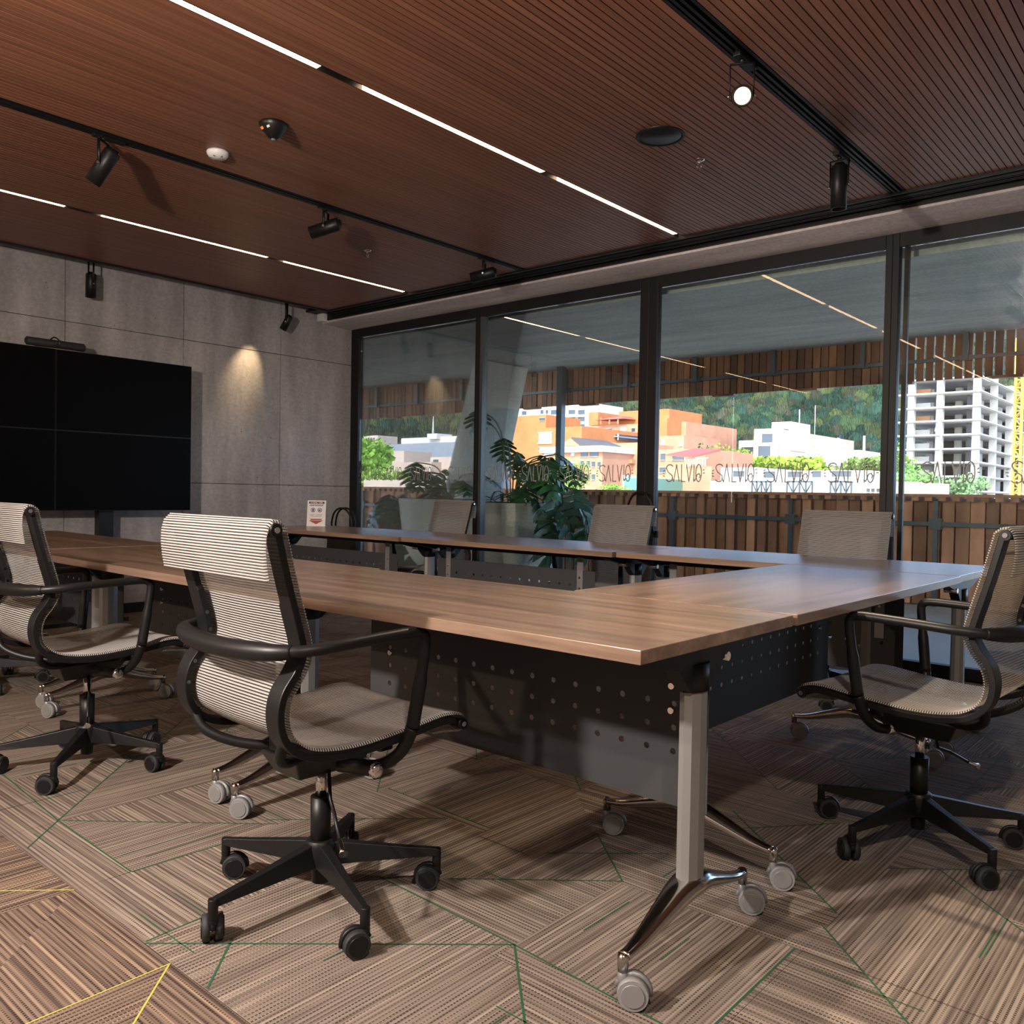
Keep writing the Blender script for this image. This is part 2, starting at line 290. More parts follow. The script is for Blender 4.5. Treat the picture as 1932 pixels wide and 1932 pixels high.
# floor: screed + carpet tiles
floor = MB().bx(XW, XR, YB, YG+.1, -.2, -.006).obj('floor', M['darkvoid']); floor['kind'] = 'structure'
G0x, G0y, GS = -1.25, .905, .497
def clip(poly, a, b, c):
    out = []
    for i in range(len(poly)):
        p, q = poly[i], poly[(i+1) % len(poly)]; dp = a*p[0]+b*p[1]-c; dq = a*q[0]+b*q[1]-c
        if dp >= 0: out.append(p)
        if dp*dq < 0: t = dp/(dp-dq); out.append((p[0]+(q[0]-p[0])*t, p[1]+(q[1]-p[1])*t))
    return out
def tile_mesh(seed, matset):
    rr = random.Random(seed); mb = MB(); h = GS/2-.0004
    polys = [([(-h, -h), (h, -h), (h, h), (-h, h)], rr.random() < .5)]
    cuts = []
    kind = rr.choice(['d1', 'd2', 'off', 'off', 'two', 'half', 'd1', 'x'])
    sg = rr.choice([1, -1])
    if kind in ('d1', 'd2'): cuts.append((1 if kind == 'd1' else -1, 1, 0))
    if kind == 'off': cuts.append((sg, 1, rr.choice([-.14, .14, .2])))
    if kind == 'two': cuts += [(1, 1, rr.choice([-.12, .12])), (-1, 1, rr.choice([-.12, .12, 0]))]
    if kind == 'half': cuts += [(rr.choice([1, 0]), 0, rr.choice([-.06, .08]))] if False else [(sg, 1, 0)]
    if kind == 'x': cuts += [(1, 1, 0), (-1, 1, 0)]
    for a, b, c in cuts:
        l = sqrt(a*a+b*b); new = []
        for p, o in polys:
            A = clip(p, a/l, b/l, c); B = clip(p, -a/l, -b/l, -c)
            if len(A) > 2: new.append((A, o))
            if len(B) > 2: new.append((B, (not o) if rr.random() < .85 else o))
        polys = new
    off = rr.random()*9
    for p, o in polys:
        u0 = off+rr.random()*5
        uv = [((x+u0, y) if o else (y+u0, x)) for x, y in p]
        mb.face([mb.vert((x, y, 0)) for x, y in p], uv)
    mb.face([mb.vert(q) for q in ((-h, -h, 0), (-h, -h, -.006), (h, -h, -.006), (h, -h, 0))]); mb.face([mb.vert(q) for q in ((h, -h, 0), (h, -h, -.006), (h, h, -.006), (h, h, 0))])
    # coloured yarn lines: along the cuts and a few along the stripes
    mb.cur = 1
    def yarn(p, q, wd):
        d = Vector((q[0]-p[0], q[1]-p[1])); L_ = d.length
        if L_ < .05: return
        d /= L_; nx, ny = -d.y*wd/2, d.x*wd/2
        mb.face([mb.vert((x, y, .0006)) for x, y in ((p[0]-nx, p[1]-ny), (q[0]-nx, q[1]-ny), (q[0]+nx, q[1]+ny), (p[0]+nx, p[1]+ny))])
    for a, b, c in cuts:
        if rr.random() < .9:
            l = sqrt(a*a+b*b); P = []
            for x in (-h, h):
                if b: y = (c*l-a*x)/b
                if b and abs(y) <= h+1e-6: P.append((x, y))
            for y in (-h, h):
                if a: x = (c*l-b*y)/a
                if a and abs(x) < h-1e-6: P.append((x, y))
            if len(P) >= 2: yarn(P[0], P[1], .0042)
    for _ in range(rr.choice([0, 1, 1, 2])):
        a = rr.uniform(-h, h)*.9; b0 = rr.uniform(-h, 0); b1 = b0+rr.uniform(.12, .3)
        b1 = min(b1, h)
        yarn((a, b0), (a, b1), .0032) if rr.random() < .5 else yarn((b0, a), (b1, a), .0032)
    if rr.random() < .45: yarn((-h+.002, -h), (-h+.002, h), .0036)
    return mb.mesh('carpet_tile', matset)
vA = [tile_mesh(100+k, [M['carpetA'], M['green']]) for k in range(16)]
vB = [tile_mesh(300+k, [M['carpetB'], M['yellow']]) for k in range(8)]
SEG = [(-1.25, 1.47, -1.87, .90, 'Y', 'Y'), (-1.25, 1.47, -1.75, 1.485, 'Y', 'X'), (-1.25, 1.47, -.84, 1.06, 'X', 'Y'), (-1.25, 1.47, -1.25, 2.15, 'X', 'Y'), (-1.25, 1.47, -.76, 1.44, 'Y', 'X'),
       (-1.25, 1.91, -1.60, 1.60, 'X', 'Y'), (-1.25, 1.91, -1.49, 2.13, 'Y', 'X'), (-1.51, 1.91, -1.25, 2.15, 'X', 'Y'), (-1.27, 2.59, -.76, 2.13, 'Y', 'X'), (-.76, 2.04, -.45, 1.74, 'Y', 'X'),
       (-.77, 1.90, -.77, 1.45, 'X', 'Y'), (-.76, 2.48, -.40, 2.80, 'X', 'Y'), (-.64, 2.58, -.30, 2.26, 'X', 'Y'), (-.98, 2.72, -1.20, 2.45, 'Y', 'X'),
       (-2.75, 1.06, -2.25, 1.50, 'X', 'Y'), (-2.75, 1.06, -2.24, 1.05, 'Y', 'X'), (-3.38, 1.10, -2.75, 1.06, 'Y', 'X'), (-2.75, 1.06, -3.23, 1.52, 'X', 'Y'), (-2.75, 1.06, -2.60, .92, 'Y', 'X'),
       (-2.24, 1.05, -2.23, 1.36, 'Y', 'X'), (-1.87, .91, -1.88, 1.06, 'X', 'Y'), (-1.60, .91, -1.74, 1.05, 'Y', 'X'), (-1.90, 1.90, -2.30, 1.50, 'Y', 'X'), (-2.25, 1.95, -1.75, 1.93, 'Y', 'X')]
def segd(p, s_):
    a, b = Vector(s_[:2]), Vector(s_[2:4]); q = Vector(p); d = b-a; t = max(0, min(1, (q-a).dot(d)/d.length_squared)); return (q-a-d*t).length, t
def authored(cx, cy, seed):
    h = GS/2-.0004; r_ = random.Random(seed); polys = [[(-h, -h), (h, -h), (h, h), (-h, h)]]; lines = []
    for s_ in SEG:
        a, b = Vector(s_[:2])-Vector((cx, cy)), Vector(s_[2:4])-Vector((cx, cy)); d = b-a; t0, t1 = 0., 1.
        ok = True
        for p_, q_ in ((-d.x, a.x+h), (d.x, h-a.x), (-d.y, a.y+h), (d.y, h-a.y)):
            if abs(p_) < 1e-9:
                if q_ < 0: ok = False
            else:
                t = q_/p_
                if p_ < 0: t0 = max(t0, t)
                else: t1 = min(t1, t)
        if not ok or t1-t0 < .02: continue
        P, Q = a+d*t0, a+d*t1; lines.append((P, Q))
        if (Q-P).length < .12: continue
        n = Vector((-d.y, d.x)).normalized(); c = n.dot(a); new = []
        for p in polys:
            A = clip(p, n.x, n.y, c); B = clip(p, -n.x, -n.y, -c)
            new += [z for z in (A, B) if len(z) > 2]
        polys = new
    if not lines: return None
    mb = MB()
    for p in polys:
        m_ = Vector((sum(x for x, y in p)/len(p)+cx, sum(y for x, y in p)/len(p)+cy)); best = min(SEG, key=lambda z: segd(m_, z)[0])
        d = Vector(best[2:4])-Vector(best[:2]); side = d.x*(m_.y-best[1])-d.y*(m_.x-best[0])
        o = (best[4] if side > 0 else best[5]) == 'Y'
        u0 = 3.0 if o else 7.3
        mb.face([mb.vert((x, y, 0)) for x, y in p], [((x+cx+u0, y+cy) if o else (y+cy+u0, x+cx)) for x, y in p])
    mb.cur = 1
    def yarn(P, Q, w_):
        d = (Q-P).normalized(); n = Vector((-d.y, d.x))*w_/2
        mb.face([mb.vert((q.x, q.y, .0007)) for q in (P-n, Q-n, Q+n, P+n)])
    for P, Q in lines: yarn(P, Q, .0050)
    for _ in range(r_.choice((1, 2, 2, 3))):
        a = r_.uniform(-h, h)*.9; b0 = r_.uniform(-h, .05); b1 = min(h, b0+r_.uniform(.12, .28))
        mm = Vector((a+cx, (b0+b1)/2+cy)); best = min(SEG, key=lambda z: segd(mm, z)[0]); d = Vector(best[2:4])-Vector(best[:2])
        o = (best[4] if d.x*(mm.y-best[1])-d.y*(mm.x-best[0]) > 0 else best[5]) == 'Y'
        yarn(Vector((a, b0)), Vector((a, b1)), .0034) if o else yarn(Vector((b0, a)), Vector((b1, a)), .0034)
    return mb.mesh('carpet_tile', [M['carpetA'], M['green']])
rr = random.Random(3)
for i in range(-12, 7):
    for j in range(-8, 10):
        cx = G0x+(i+.5)*GS; cy = G0y+(j+.5)*GS
        if cx < XW-.1 or cx > XR or cy < YB or cy > YG+.02: continue
        grey = cy > G0y or cx > .2
        me = rr.choice(vA) if grey else rr.choice(vB)
        if grey: me = authored(cx, cy, i*31+j) or me
        t = inst('carpet_tile', me, floor, (cx, cy, rr.uniform(-.0004, .0004)), (0, 0, 0))

# walls
wl = struct('wall_left')
MB().bx(XW-.3, XW-.012, YB, 5.58, -.2, 3.1).obj('wall_core', M['darkvoid'], wl)
ys = [YB+.02] + [2.70-.96*k for k in range(5, 0, -1)] + [2.70, 3.66, 4.62, 5.56]
for k in range(len(ys)-1):
    for z0, z1 in ((-.05, 1.07), (1.07, 2.29), (2.29, 3.05)):
        a = .003+.004*random.random()
        MB().bx(XW-.02, XW-a+.004, ys[k]+.0022, ys[k+1]-.0022, z0+.0022, z1-.0022).obj('wall_panel', M['wall'], wl, bevel=.002)
wb = MB().bx(XW, XR, YB-.2, YB, -.2, 3.1).obj('wall_back', M['plaster']); wb['kind'] = 'structure'
wr = MB().bx(XR, XR+.2, YB, YG+.1, -.2, 3.1).obj('wall_right', M['plaster']); wr['kind'] = 'structure'
bb = MB().bx(XW+.002, XW+.012, YB, 5.3, 0, .08).obj('baseboard_left', M['frame']); bb['kind'] = 'structure'

# ceiling: black board with timber slats, each a piece
ce = MB().bx(XW-.3, XR+.2, YB-.2, YG+.3, 2.98, 3.2)
ce.bx(-6.55, XR, YB, YC, H+.057, H+.07)
ce = ce.obj('ceiling', M['darkvoid']); ce['kind'] = 'structure'
LEDX = (-2.845, -5.435); TRX = (-1.515, -4.185)
PITCH = .0325
def blocked(x0, x1):
    for c in LEDX:
        if x1 > c-.021 and x0 < c+.021: return True
    for c in TRX:
        if x1 > c-.043 and x0 < c+.043: return True
    return False
y0c, y1c = -.6, YC-.002
sl = MB().bx(-.0148, .0148, 0, y1c-y0c, 0, .012)
# wood grain runs along local X, so the slat is modelled along X and turned
slm = MB().bx(0, y1c-y0c, -.0138, .0138, 0, .012).mesh('slat', [M['ceil']])
edges = []
x = -6.535
segs = []
stops = sorted([(c-.021, c+.021) for c in LEDX]+[(c-.043, c+.043) for c in TRX])
a = -6.548
for s0, s1 in stops+[(-.12, 0)]:
    n = max(1, round((s0-a)/PITCH)); wd = (s0-a)/n
    for k in range(n):
        inst('ceiling_slat', slm, ce, (a+(k+.5)*wd, y0c, H), (0, 0, pi/2), (1, wd/PITCH, 1))
    a = s1
rest = MB()
x = -.12
while x < XR-.03: rest.bx(x, x+.0298, YB, y1c, H, H+.012); x += PITCH
x = -6.548
while x < -.13:
    if not blocked(x, x+.0298): rest.bx(x, x+.0298, YB, y0c-.001, H, H+.012)
    x += PITCH
r_ = rest.obj('outer_slats', M['ceil'], ce); r_['kind'] = 'stuff'
# edge trims and the dark shadow gaps at the walls
tr = MB().bx(-6.572, -6.55, YB, YC+.02, H-.012, H+.05).bx(-6.572, XR, YC, YC+.022, H-.012, H+.05).obj('trim_1', M['frame']); tr['kind'] = 'structure'
# curtain recess: black board, two rails, then the concrete beam
tb = MB().bx(XW, XR, YC+.022, 5.085, H+.03, H+.05).bx(XW, XR, 5.065, 5.085, H-.03, H+.05).obj('trim_2', M['frame']); tb['kind'] = 'structure'
for k, yy in enumerate((4.93, 4.985)):
    t = MB()
    t.bx(-6.55, XR, yy-.013, yy-.009, H-.02, H+.03).bx(-6.55, XR, yy+.009, yy+.013, H-.02, H+.03).bx(-6.55, XR, yy-.013, yy+.013, H+.006, H+.01)
    o = t.obj('curtain_rail', M['blackmetal']); tag(o, ['black curtain rail along the ceiling edge, the nearer of the two', 'black curtain rail along the ceiling edge, the one nearer the windows'][k], 'curtain rail')
bm_ = MB().hexa([(XW-.2, 5.085, 2.655), (XR, 5.085, 2.655), (XR, 5.62, 2.63), (XW-.2, 5.62, 2.63), (XW-.2, 5.085, 3.0), (XR, 5.085, 3.0), (XR, 5.62, 3.0), (XW-.2, 5.62, 3.0)]).obj('trim_3', M['beam']); bm_['kind'] = 'structure'

# windows: four panes in view
def strokes(mb, lines, sx, sz, w_, ox, oz, y):
    for ln in lines:
        pts = [(ox+a*sx, oz+b*sz) for a, b in ln]
        for (x0, z0), (x1, z1) in zip(pts[:-1], pts[1:]):
            d = Vector((x1-x0, z1-z0)); l = d.length
            if l < 1e-6: continue
            d /= l; n = Vector((-d.y, d.x))*w_/2; e = d*w_*.35
            q = [(x0-e.x-n.x, z0-e.y-n.y), (x1+e.x-n.x, z1+e.y-n.y), (x1+e.x+n.x, z1+e.y+n.y), (x0-e.x+n.x, z0-e.y+n.y)]
            mb.face([mb.vert((a, y, b)) for a, b in q])
def arc(cx, cz, rx, rz, a0, a1, n=8): return [(cx+rx*cos(radians(a0+(a1-a0)*k/n)), cz+rz*sin(radians(a0+(a1-a0)*k/n))) for k in range(n+1)]
SAL = [arc(.65, .80, .42, .20, 30, 190, 8)+[(.45, .55), (.95, .36)]+arc(.6, .2, .42, .20, 20, -150, 8),        # S
       [(1.15, 0), (1.5, 1), (1.85, 0)], [(.95, .2), (1.15, 0)],                                              # A (no bar)
       [(2.12, 1), (2.12, 0), (2.6, 0)],                                                                      # L
       [(2.72, 1), (3.05, 0), (3.38, 1)],                                                                     # V
       [(3.66, 1), (3.66, 0)],                                                                                # I
       arc(4.22, .5, .34, .5, -90, 270, 20), [(3.62, .12), (3.80, .06), (3.92, .22), (4.05, .42), (4.30, .46), (4.42, .34), (4.34, .22)],           # O with tail
       [(-.15, .62), (-.02, .66)], [(-.2, .48), (-.05, .48)], [(-.15, .34), (-.02, .3)],
       [(4.75, .66), (4.88, .70)], [(4.78, .5), (4.93, .5)]]
lg = MB(); strokes(lg, SAL, .0655, .122, .0075, -.155, 0, 0); logo = lg.mesh('lettering', [M['vinyl']])
XE = [(-6.90, -5.15), (-5.15, -3.42), (-3.42, -1.705), (-1.705, .02)]
ML = [.12, .060, .150, .080, .08, .1]                    # widths of the uprights at each edge
logos = [[-6.62, -6.29, -5.88, -5.37], [-4.90, -4.50, -4.10, -3.71], [-3.115, -2.72, -2.34, -1.93], [-1.37, -.9, -.4]]
for k, (xa, xb) in enumerate(XE):
    fr = MB(); wa, wbb = ML[k]/2, ML[k+1]/2
    if k == 0: wa = .115
    fr.bx(xa, xa+wa, YG-.03, YG+.03, 0, 2.64).bx(xb-wbb, xb, YG-.03, YG+.03, 0, 2.64)
    fr.bx(xa+wa, xb-wbb, YG-.03, YG+.03, 2.555, 2.64).bx(xa+wa, xb-wbb, YG-.03, YG+.03, 0, .07)
    fo = fr.obj('window_%d' % (k+1), M['frame'], bevel=.003); fo['kind'] = 'structure'
    MB().bx(xa+wa, xb-wbb, YG-.004, YG+.004, .07, 2.555).obj('pane', M['glass'], fo)
    if k == 3: MB().bx(xa+wa+.018, xa+wa+.045, YG+.01, YG+.035, .07, 2.555).obj('inner_post', M['frame'], fo)
    if k == 1: MB().bx(xa+wa, xa+wa+.03, YG-.03, YG+.03, .07, 2.555).obj('glass_bead', M['steel'], fo)
    for lx in logos[k]: inst('lettering', logo, fo, (lx, YG-.006, 1.137))
wf = MB().bx(.0, XR+.2, YG-.1, YG+.12, -.1, 3.1).obj('added_wall_front', M['wall']); wf['kind'] = 'structure'  # unseen solid wall, added to hold back daylight on the right
hd = thing('door_handle', 'black hoop-shaped pull handle on the thick middle window post', 'handle', (-3.42, YG-.05, .9))
MB().tube(smooth([(-.11, -.01, -.15), (-.11, -.05, -.1), (-.105, -.05, .04), (-.06, -.05, .13), (0, -.05, .155), (.06, -.05, .13), (.105, -.05, .04), (.11, -.05, -.1), (.11, -.01, -.15)], 5), .009, 8).obj('grip', M['black'], hd)
for q in (-.11, .11): MB().box((q, .0, -.15), (.04, .02, .05)).obj('mount', M['black'], hd)

# ------------------------------------------------------------------ ceiling lights
def led_run(cx, segs, label, main):
    t = thing('linear_light', label, 'ceiling light', (cx, 0, H), 0, 'recessed linear LED lights')
    MB().bx(-.020, -.017, YB+.3, YC, 0, .05).bx(.017, .020, YB+.3, YC, 0, .05).bx(-.02, .02, YB+.3, YC, .045, .05).obj('channel', M['blackmetal'], t)
    for a, b in segs: MB().bx(-.0155, .0155, a, b, .001, .03).obj('diffuser', M['led'], t)
led_run(LEDX[0], [(-2.4, -1.2), (-1.0, .2), (.86, 2.055), (2.285, 3.46), (3.60, 4.80)], 'long recessed LED strip running across the middle of the timber ceiling', 1)  # first two segments are unseen, added behind the camera for light balance
led_run(LEDX[1], [(-2.4, -1.2), (-.9, .3), (.93, 2.11), (2.33, 3.50), (3.645, 4.81)], 'recessed LED strip nearer the concrete screen wall', 0)  # here too the first two segments are added out of view to balance light
for k, cx in enumerate(TRX):
    t = thing('light_track', ['black lighting track on the right side of the ceiling', 'black lighting track on the left, between the two LED strips'][k], 'track', (cx, 0, H))
    MB().bx(-.042, -.030, YB+.2, YC, -.001, .05).bx(.030, .042, YB+.2, YC, -.001, .05).bx(-.042, .042, YB+.2, YC, .05, .055).obj('recess_lip', M['blackmetal'], t)
    MB().bx(-.018, -.006, YB+.2, YC, -.006, .03).bx(.006, .018, YB+.2, YC, -.006, .03).bx(-.018, .018, YB+.2, YC, .028, .05).obj('rail', M['black'], t)
lt = thing('light_track', 'black lighting track hidden in the gap above the concrete wall', 'track', (-6.74, 0, 2.79))
MB().bx(-.02, .02, YB+.2, 5.0, -.01, .03).bx(-.004, .004, YB+.2, 5.0, .03, .19).obj('rail', M['black'], lt)

def spot(loc, top, aim, label, lit=False, adapter=True, yokeaz=None, R=.038, L_=.19):
    """loc: body centre, top: z of the track, aim: beam direction"""
    t = thing('track_spotlight', label, 'spotlight', loc, 0, 'black cylinder spotlights')
    d = Vector(aim).normalized(); side = Vector((d.y, -d.x, 0)); side = side.normalized() if side.length > .05 else Vector((1, 0, 0))
    Rm = d.to_track_quat('Z', 'Y').to_matrix()
    prof = [(.0, -L_/2), (R*.6, -L_/2), (R*.6, -L_/2+.01), (R*.9, -L_/2+.012), (R, -L_/2+.02), (R, L_/2), (R*.84, L_/2), (R*.8, L_/2-.03), (0, L_/2-.032)]
    MB().lathe(prof, n=24, R=Rm).obj('lamp_body', M['blackmetal'], t)
    if lit: MB().lathe([(0, L_/2-.02), (R*.78, L_/2-.02), (R*.78, L_/2-.004), (R*.4, L_/2+.003), (0, L_/2+.004)], n=24, R=Rm).obj('lens', M['lens'], t)
    else: MB().lathe([(0, L_/2-.029), (R*.76, L_/2-.029), (R*.76, L_/2-.026), (0, L_/2-.024)], n=20, R=Rm).obj('lens', M['bezel'], t)
    hz = top-loc[2]; yb = MB(); back = -d*.03; ztop = hz-.03
    for sg in (1, -1):
        p = side*(R+.006)*sg
        yb.tube([p+back*0, Vector((p.x, p.y, ztop))], .0075, 6, flat=(side, .35))
    yb.tube([Vector((side.x, side.y, 0))*(R+.008)+Vector((0, 0, ztop)), -Vector((side.x, side.y, 0))*(R+.008)+Vector((0, 0, ztop))], .008, 6, flat=((0, 0, 1), .4))
    yb.cyl((0, 0, ztop), (0, 0, hz), .011).obj('yoke', M['black'], t)
    for q in (1, -1): MB().cyl(side*(R+.014)*q, side*(R+.005)*q, .007, n=10).obj('pivot_screw', M['chrome'], t)
    if adapter: MB().bx(-.016, .016, -.05, .10, hz-.018, hz+.008).obj('adapter', M['black'], t, bevel=.003)
    return t
spot((-4.19, 1.80, 2.555), H, (-.42, -.34, -.80), 'black track spotlight at the upper left, tilted down to the left')
spot((-4.19, 3.09, 2.575), H, (-.76, -.56, -.30), 'black track spotlight pointing sideways at the middle of the left track')
spot((-4.19, 4.46, 2.58), H, (-.8, -.5, -.22), 'black track spotlight at the window end of the left track')
spot((-1.515, 3.02, 2.55), H, (.45, -.82, -.42), 'lit track spotlight glaring warm on the right track', lit=True)
spot((-1.57, 4.17, 2.545), H, (0, 0, -1), 'black track spotlight hanging straight down near the windows on the right track', L_=.22)
spot((-6.74, 2.81, 2.56), 2.79, (-.02, 0, -1), 'black spotlight hanging straight down on the concrete wall above the screens', adapter=False)
spot((-6.74, 4.55, 2.555), 2.79, (-.33, -.33, -.9), 'black spotlight on the concrete wall nearest the corner, tilted over its light patch', adapter=False, R=.032, L_=.15)
lamp('SPOT', 'wall_spot_beam', (-6.70, 4.36, 2.50), (-6.93, 4.26, 2.10), 16, (1, .72, .42), spot_size=radians(48), spot_blend=1, shadow_soft_size=.02)
lamp('SPOT', 'wall_spot_beam', (-6.74, 2.80, 2.44), (-6.86, 2.62, 1.7), 5, (1, .72, .42), spot_size=radians(50), spot_blend=.9, shadow_soft_size=.02)
lamp('SPOT', 'track_spot_beam', (-1.44, 2.90, 2.50), (-.15, 1.9, 0), 110, (1, .80, .58), spot_size=radians(84), spot_blend=1, shadow_soft_size=.03)
for k, (l, a, e, c, sz) in enumerate(KEY):
    lamp('SPOT', 'added_key_beam', l, a, e, c, spot_size=radians(sz), spot_blend=.7, shadow_soft_size=.045)  # added key and fill spots out of view, no fixtures built for them

# ceiling devices
sp_ = thing('ceiling_speaker', 'round black flush speaker in the ceiling right of the LED strip', 'speaker', (-2.135, 3.45, H))
MB().lathe([(0, -.001), (.098, -.001), (.102, -.006), (.111, -.006), (.112, 0), (.112, .01), (0, .01)], n=40).obj('rim', M['black'], sp_)
MB().lathe([(0, -.004), (.095, -.004), (.098, -.001), (0, -.0005)], n=40).obj('grille', M['bezel'], sp_)
def sprinkler(x, y, label):
    t = thing('sprinkler', label, 'sprinkler', (x, y, H), 0, 'ceiling sprinklers')
    MB().lathe([(0, 0), (.028, 0), (.026, -.006), (.012, -.010), (0, -.010)], n=18).obj('escutcheon', M['chrome'], t)
    b = MB().cyl((0, 0, -.008), (0, 0, -.022), .007, n=10)
    for sg in (1, -1): b.tube([(.006*sg, 0, -.02), (.014*sg, 0, -.032), (.003*sg, 0, -.048)], .0028, 6)
    b.obj('frame_arm', M['chrome'], t)
    d = MB().lathe([(0, -.05), (.006, -.05), (.006, -.047), (0, -.047)], n=12)
    for k in range(8): d.box((.012*cos(k*pi/4), .012*sin(k*pi/4), -.0485), (.013, .004, .0015), Matrix.Rotation(k*pi/4, 3, 'Z'))
    d.obj('deflector', M['chrome'], t)
sprinkler(-2.13, 3.81, 'small chrome sprinkler beside the round ceiling speaker')
sprinkler(-4.70, 3.82, 'small chrome sprinkler near the left LED strip')
sd = thing('smoke_detector', 'white round smoke detector beside the left lighting track', 'smoke detector', (-3.94, 2.25, H))
MB().lathe([(0, 0), (.052, 0), (.054, -.008), (.050, -.018), (.040, -.03), (.0, -.034)], n=28).obj('housing', M['white'], sd)
for k in range(6): MB().box((.034*cos(k*1.05), .034*sin(k*1.05), -.0315), (.012, .004, .004), Matrix.Rotation(k*1.05, 3, 'Z')).obj('vent', M['greymetal'], sd)
dm = thing('dome_sensor', 'black conical ceiling sensor with small stickers, between the track and the LED strip', 'sensor', (-3.44, 2.24, H))
MB().lathe([(0, 0), (.062, 0), (.066, -.006), (.060, -.02), (.018, -.068), (0, -.072)], n=28).obj('cone', M['bezel'], dm)
MB().lathe([(0, -.070), (.012, -.070), (.010, -.075), (0, -.076)], n=12).obj('tip', M['greymetal'], dm)
MB().box((-.01, -.052, -.032), (.014, .004, .012), Matrix.Rotation(.6, 3, 'X')).obj('sticker', M['orange'], dm)
MB().box((.028, -.045, -.032), (.018, .004, .010), Matrix.Rotation(.6, 3, 'X')).obj('sticker', M['white'], dm)
wbx = thing('junction_box', 'small white box high in the corner of the concrete wall', 'box', (XW+.06, 5.10, 2.71))
MB().bx(-.05, .04, -.085, .085, -.05, .05).obj('housing', M['white'], wbx, bevel=.004)
MB().bx(.041, .044, -.07, .07, -.036, .036).obj('cover', M['white'], wbx)

# ------------------------------------------------------------------ video wall
tv = thing('video_wall', 'black video wall of four joined screens in front of the concrete wall', 'screen', (-6.6, 2.51, 0))
for i in range(2):
    for j in range(2):
        ya = -1.05+i*1.05; za = .843+j*.5885
        f = MB().bx(-.09, -.004, ya+.002, ya+1.048, za+.001, za+.5875).obj('display', M['bezel'], tv)
        MB().bx(-.004, -.0005, ya+.006, ya+1.044, za+.005, za+.5835).obj('screen', M['screen'], f)
for q in (.42, -.42): MB().bx(-.2, -.12, q-.055, q+.055, .03, 1.8).obj('column', M['bezel'], tv)
MB().bx(-.32, .1, -.5, .5, 0, .03).obj('base_plate', M['bezel'], tv)
for q in (1.0, 1.7): MB().bx(-.12, -.09, -.8, .8, q, q+.1).obj('bracket', M['bezel'], tv)
vb = thing('video_bar', 'black fabric video bar with centre camera on top of the screens', 'camera', (-6.62, 2.515, 2.022))
prof_ = [(.027*cos(k*pi/8), .034+.030*sin(k*pi/8)) for k in range(16)]
MB().tube([(0, -.205, .033), (0, -.195, .033), (0, .195, .033), (0, .205, .033)], [.018, .03, .03, .018], 16).obj('fabric_body', M['rubber'], vb)
MB().lathe([(0, -.0), (.022, 0), (.022, .035), (.016, .037), (.013, .034), (0, .034)], (0.0, 0, .036), 20, Matrix.Rotation(pi/2, 3, 'Y')).obj('camera_lens', M['bezel'], vb)
MB().tube(smooth([(0, -.04, .058), (0, -.02, .078), (0, .0, .08), (0, .03, .058)], 4), .005, 6).obj('clip', M['black'], vb)

# ------------------------------------------------------------------ flip-top tables
def caster(x, y, rz, R, parent, mw, md, mh):
    """twin wheel caster; axle along local x rotated rz; ground z=0"""
    Rm = Matrix.Rotation(rz, 3, 'Z'); c = Vector((x, y, 0))
    def P(a, b, z): return c+Rm @ Vector((a, b, z))
    off = .022; mb_hood = MB(); co = None
    mb_hood.tube([P(0, 0, R*2.3), P(0, 0, R*1.7), P(0, off*.3, R*1.2)], [.010, .012, .012], 8)
    a = [P(0, off+cos(t)*R*1.04, R+sin(t)*R*1.04) for t in [radians(q) for q in range(-10, 171, 20)]]
    mb_hood.tube(a, .006, 6, flat=(Rm @ Vector((1, 0, 0)), 1.0))
    co = mb_hood.obj('caster', mh, parent)
    for sg in (1, -1):
        wv = MB().cyl(P(.006*sg, off, R), P(.023*sg, off, R), R, R*.94, 20); wv.cur = 1
        wv.cyl(P(.0225*sg, off, R), P(.0255*sg, off, R), R*.74, R*.70, 18).obj('wheel', [mw, md], co)
    return co
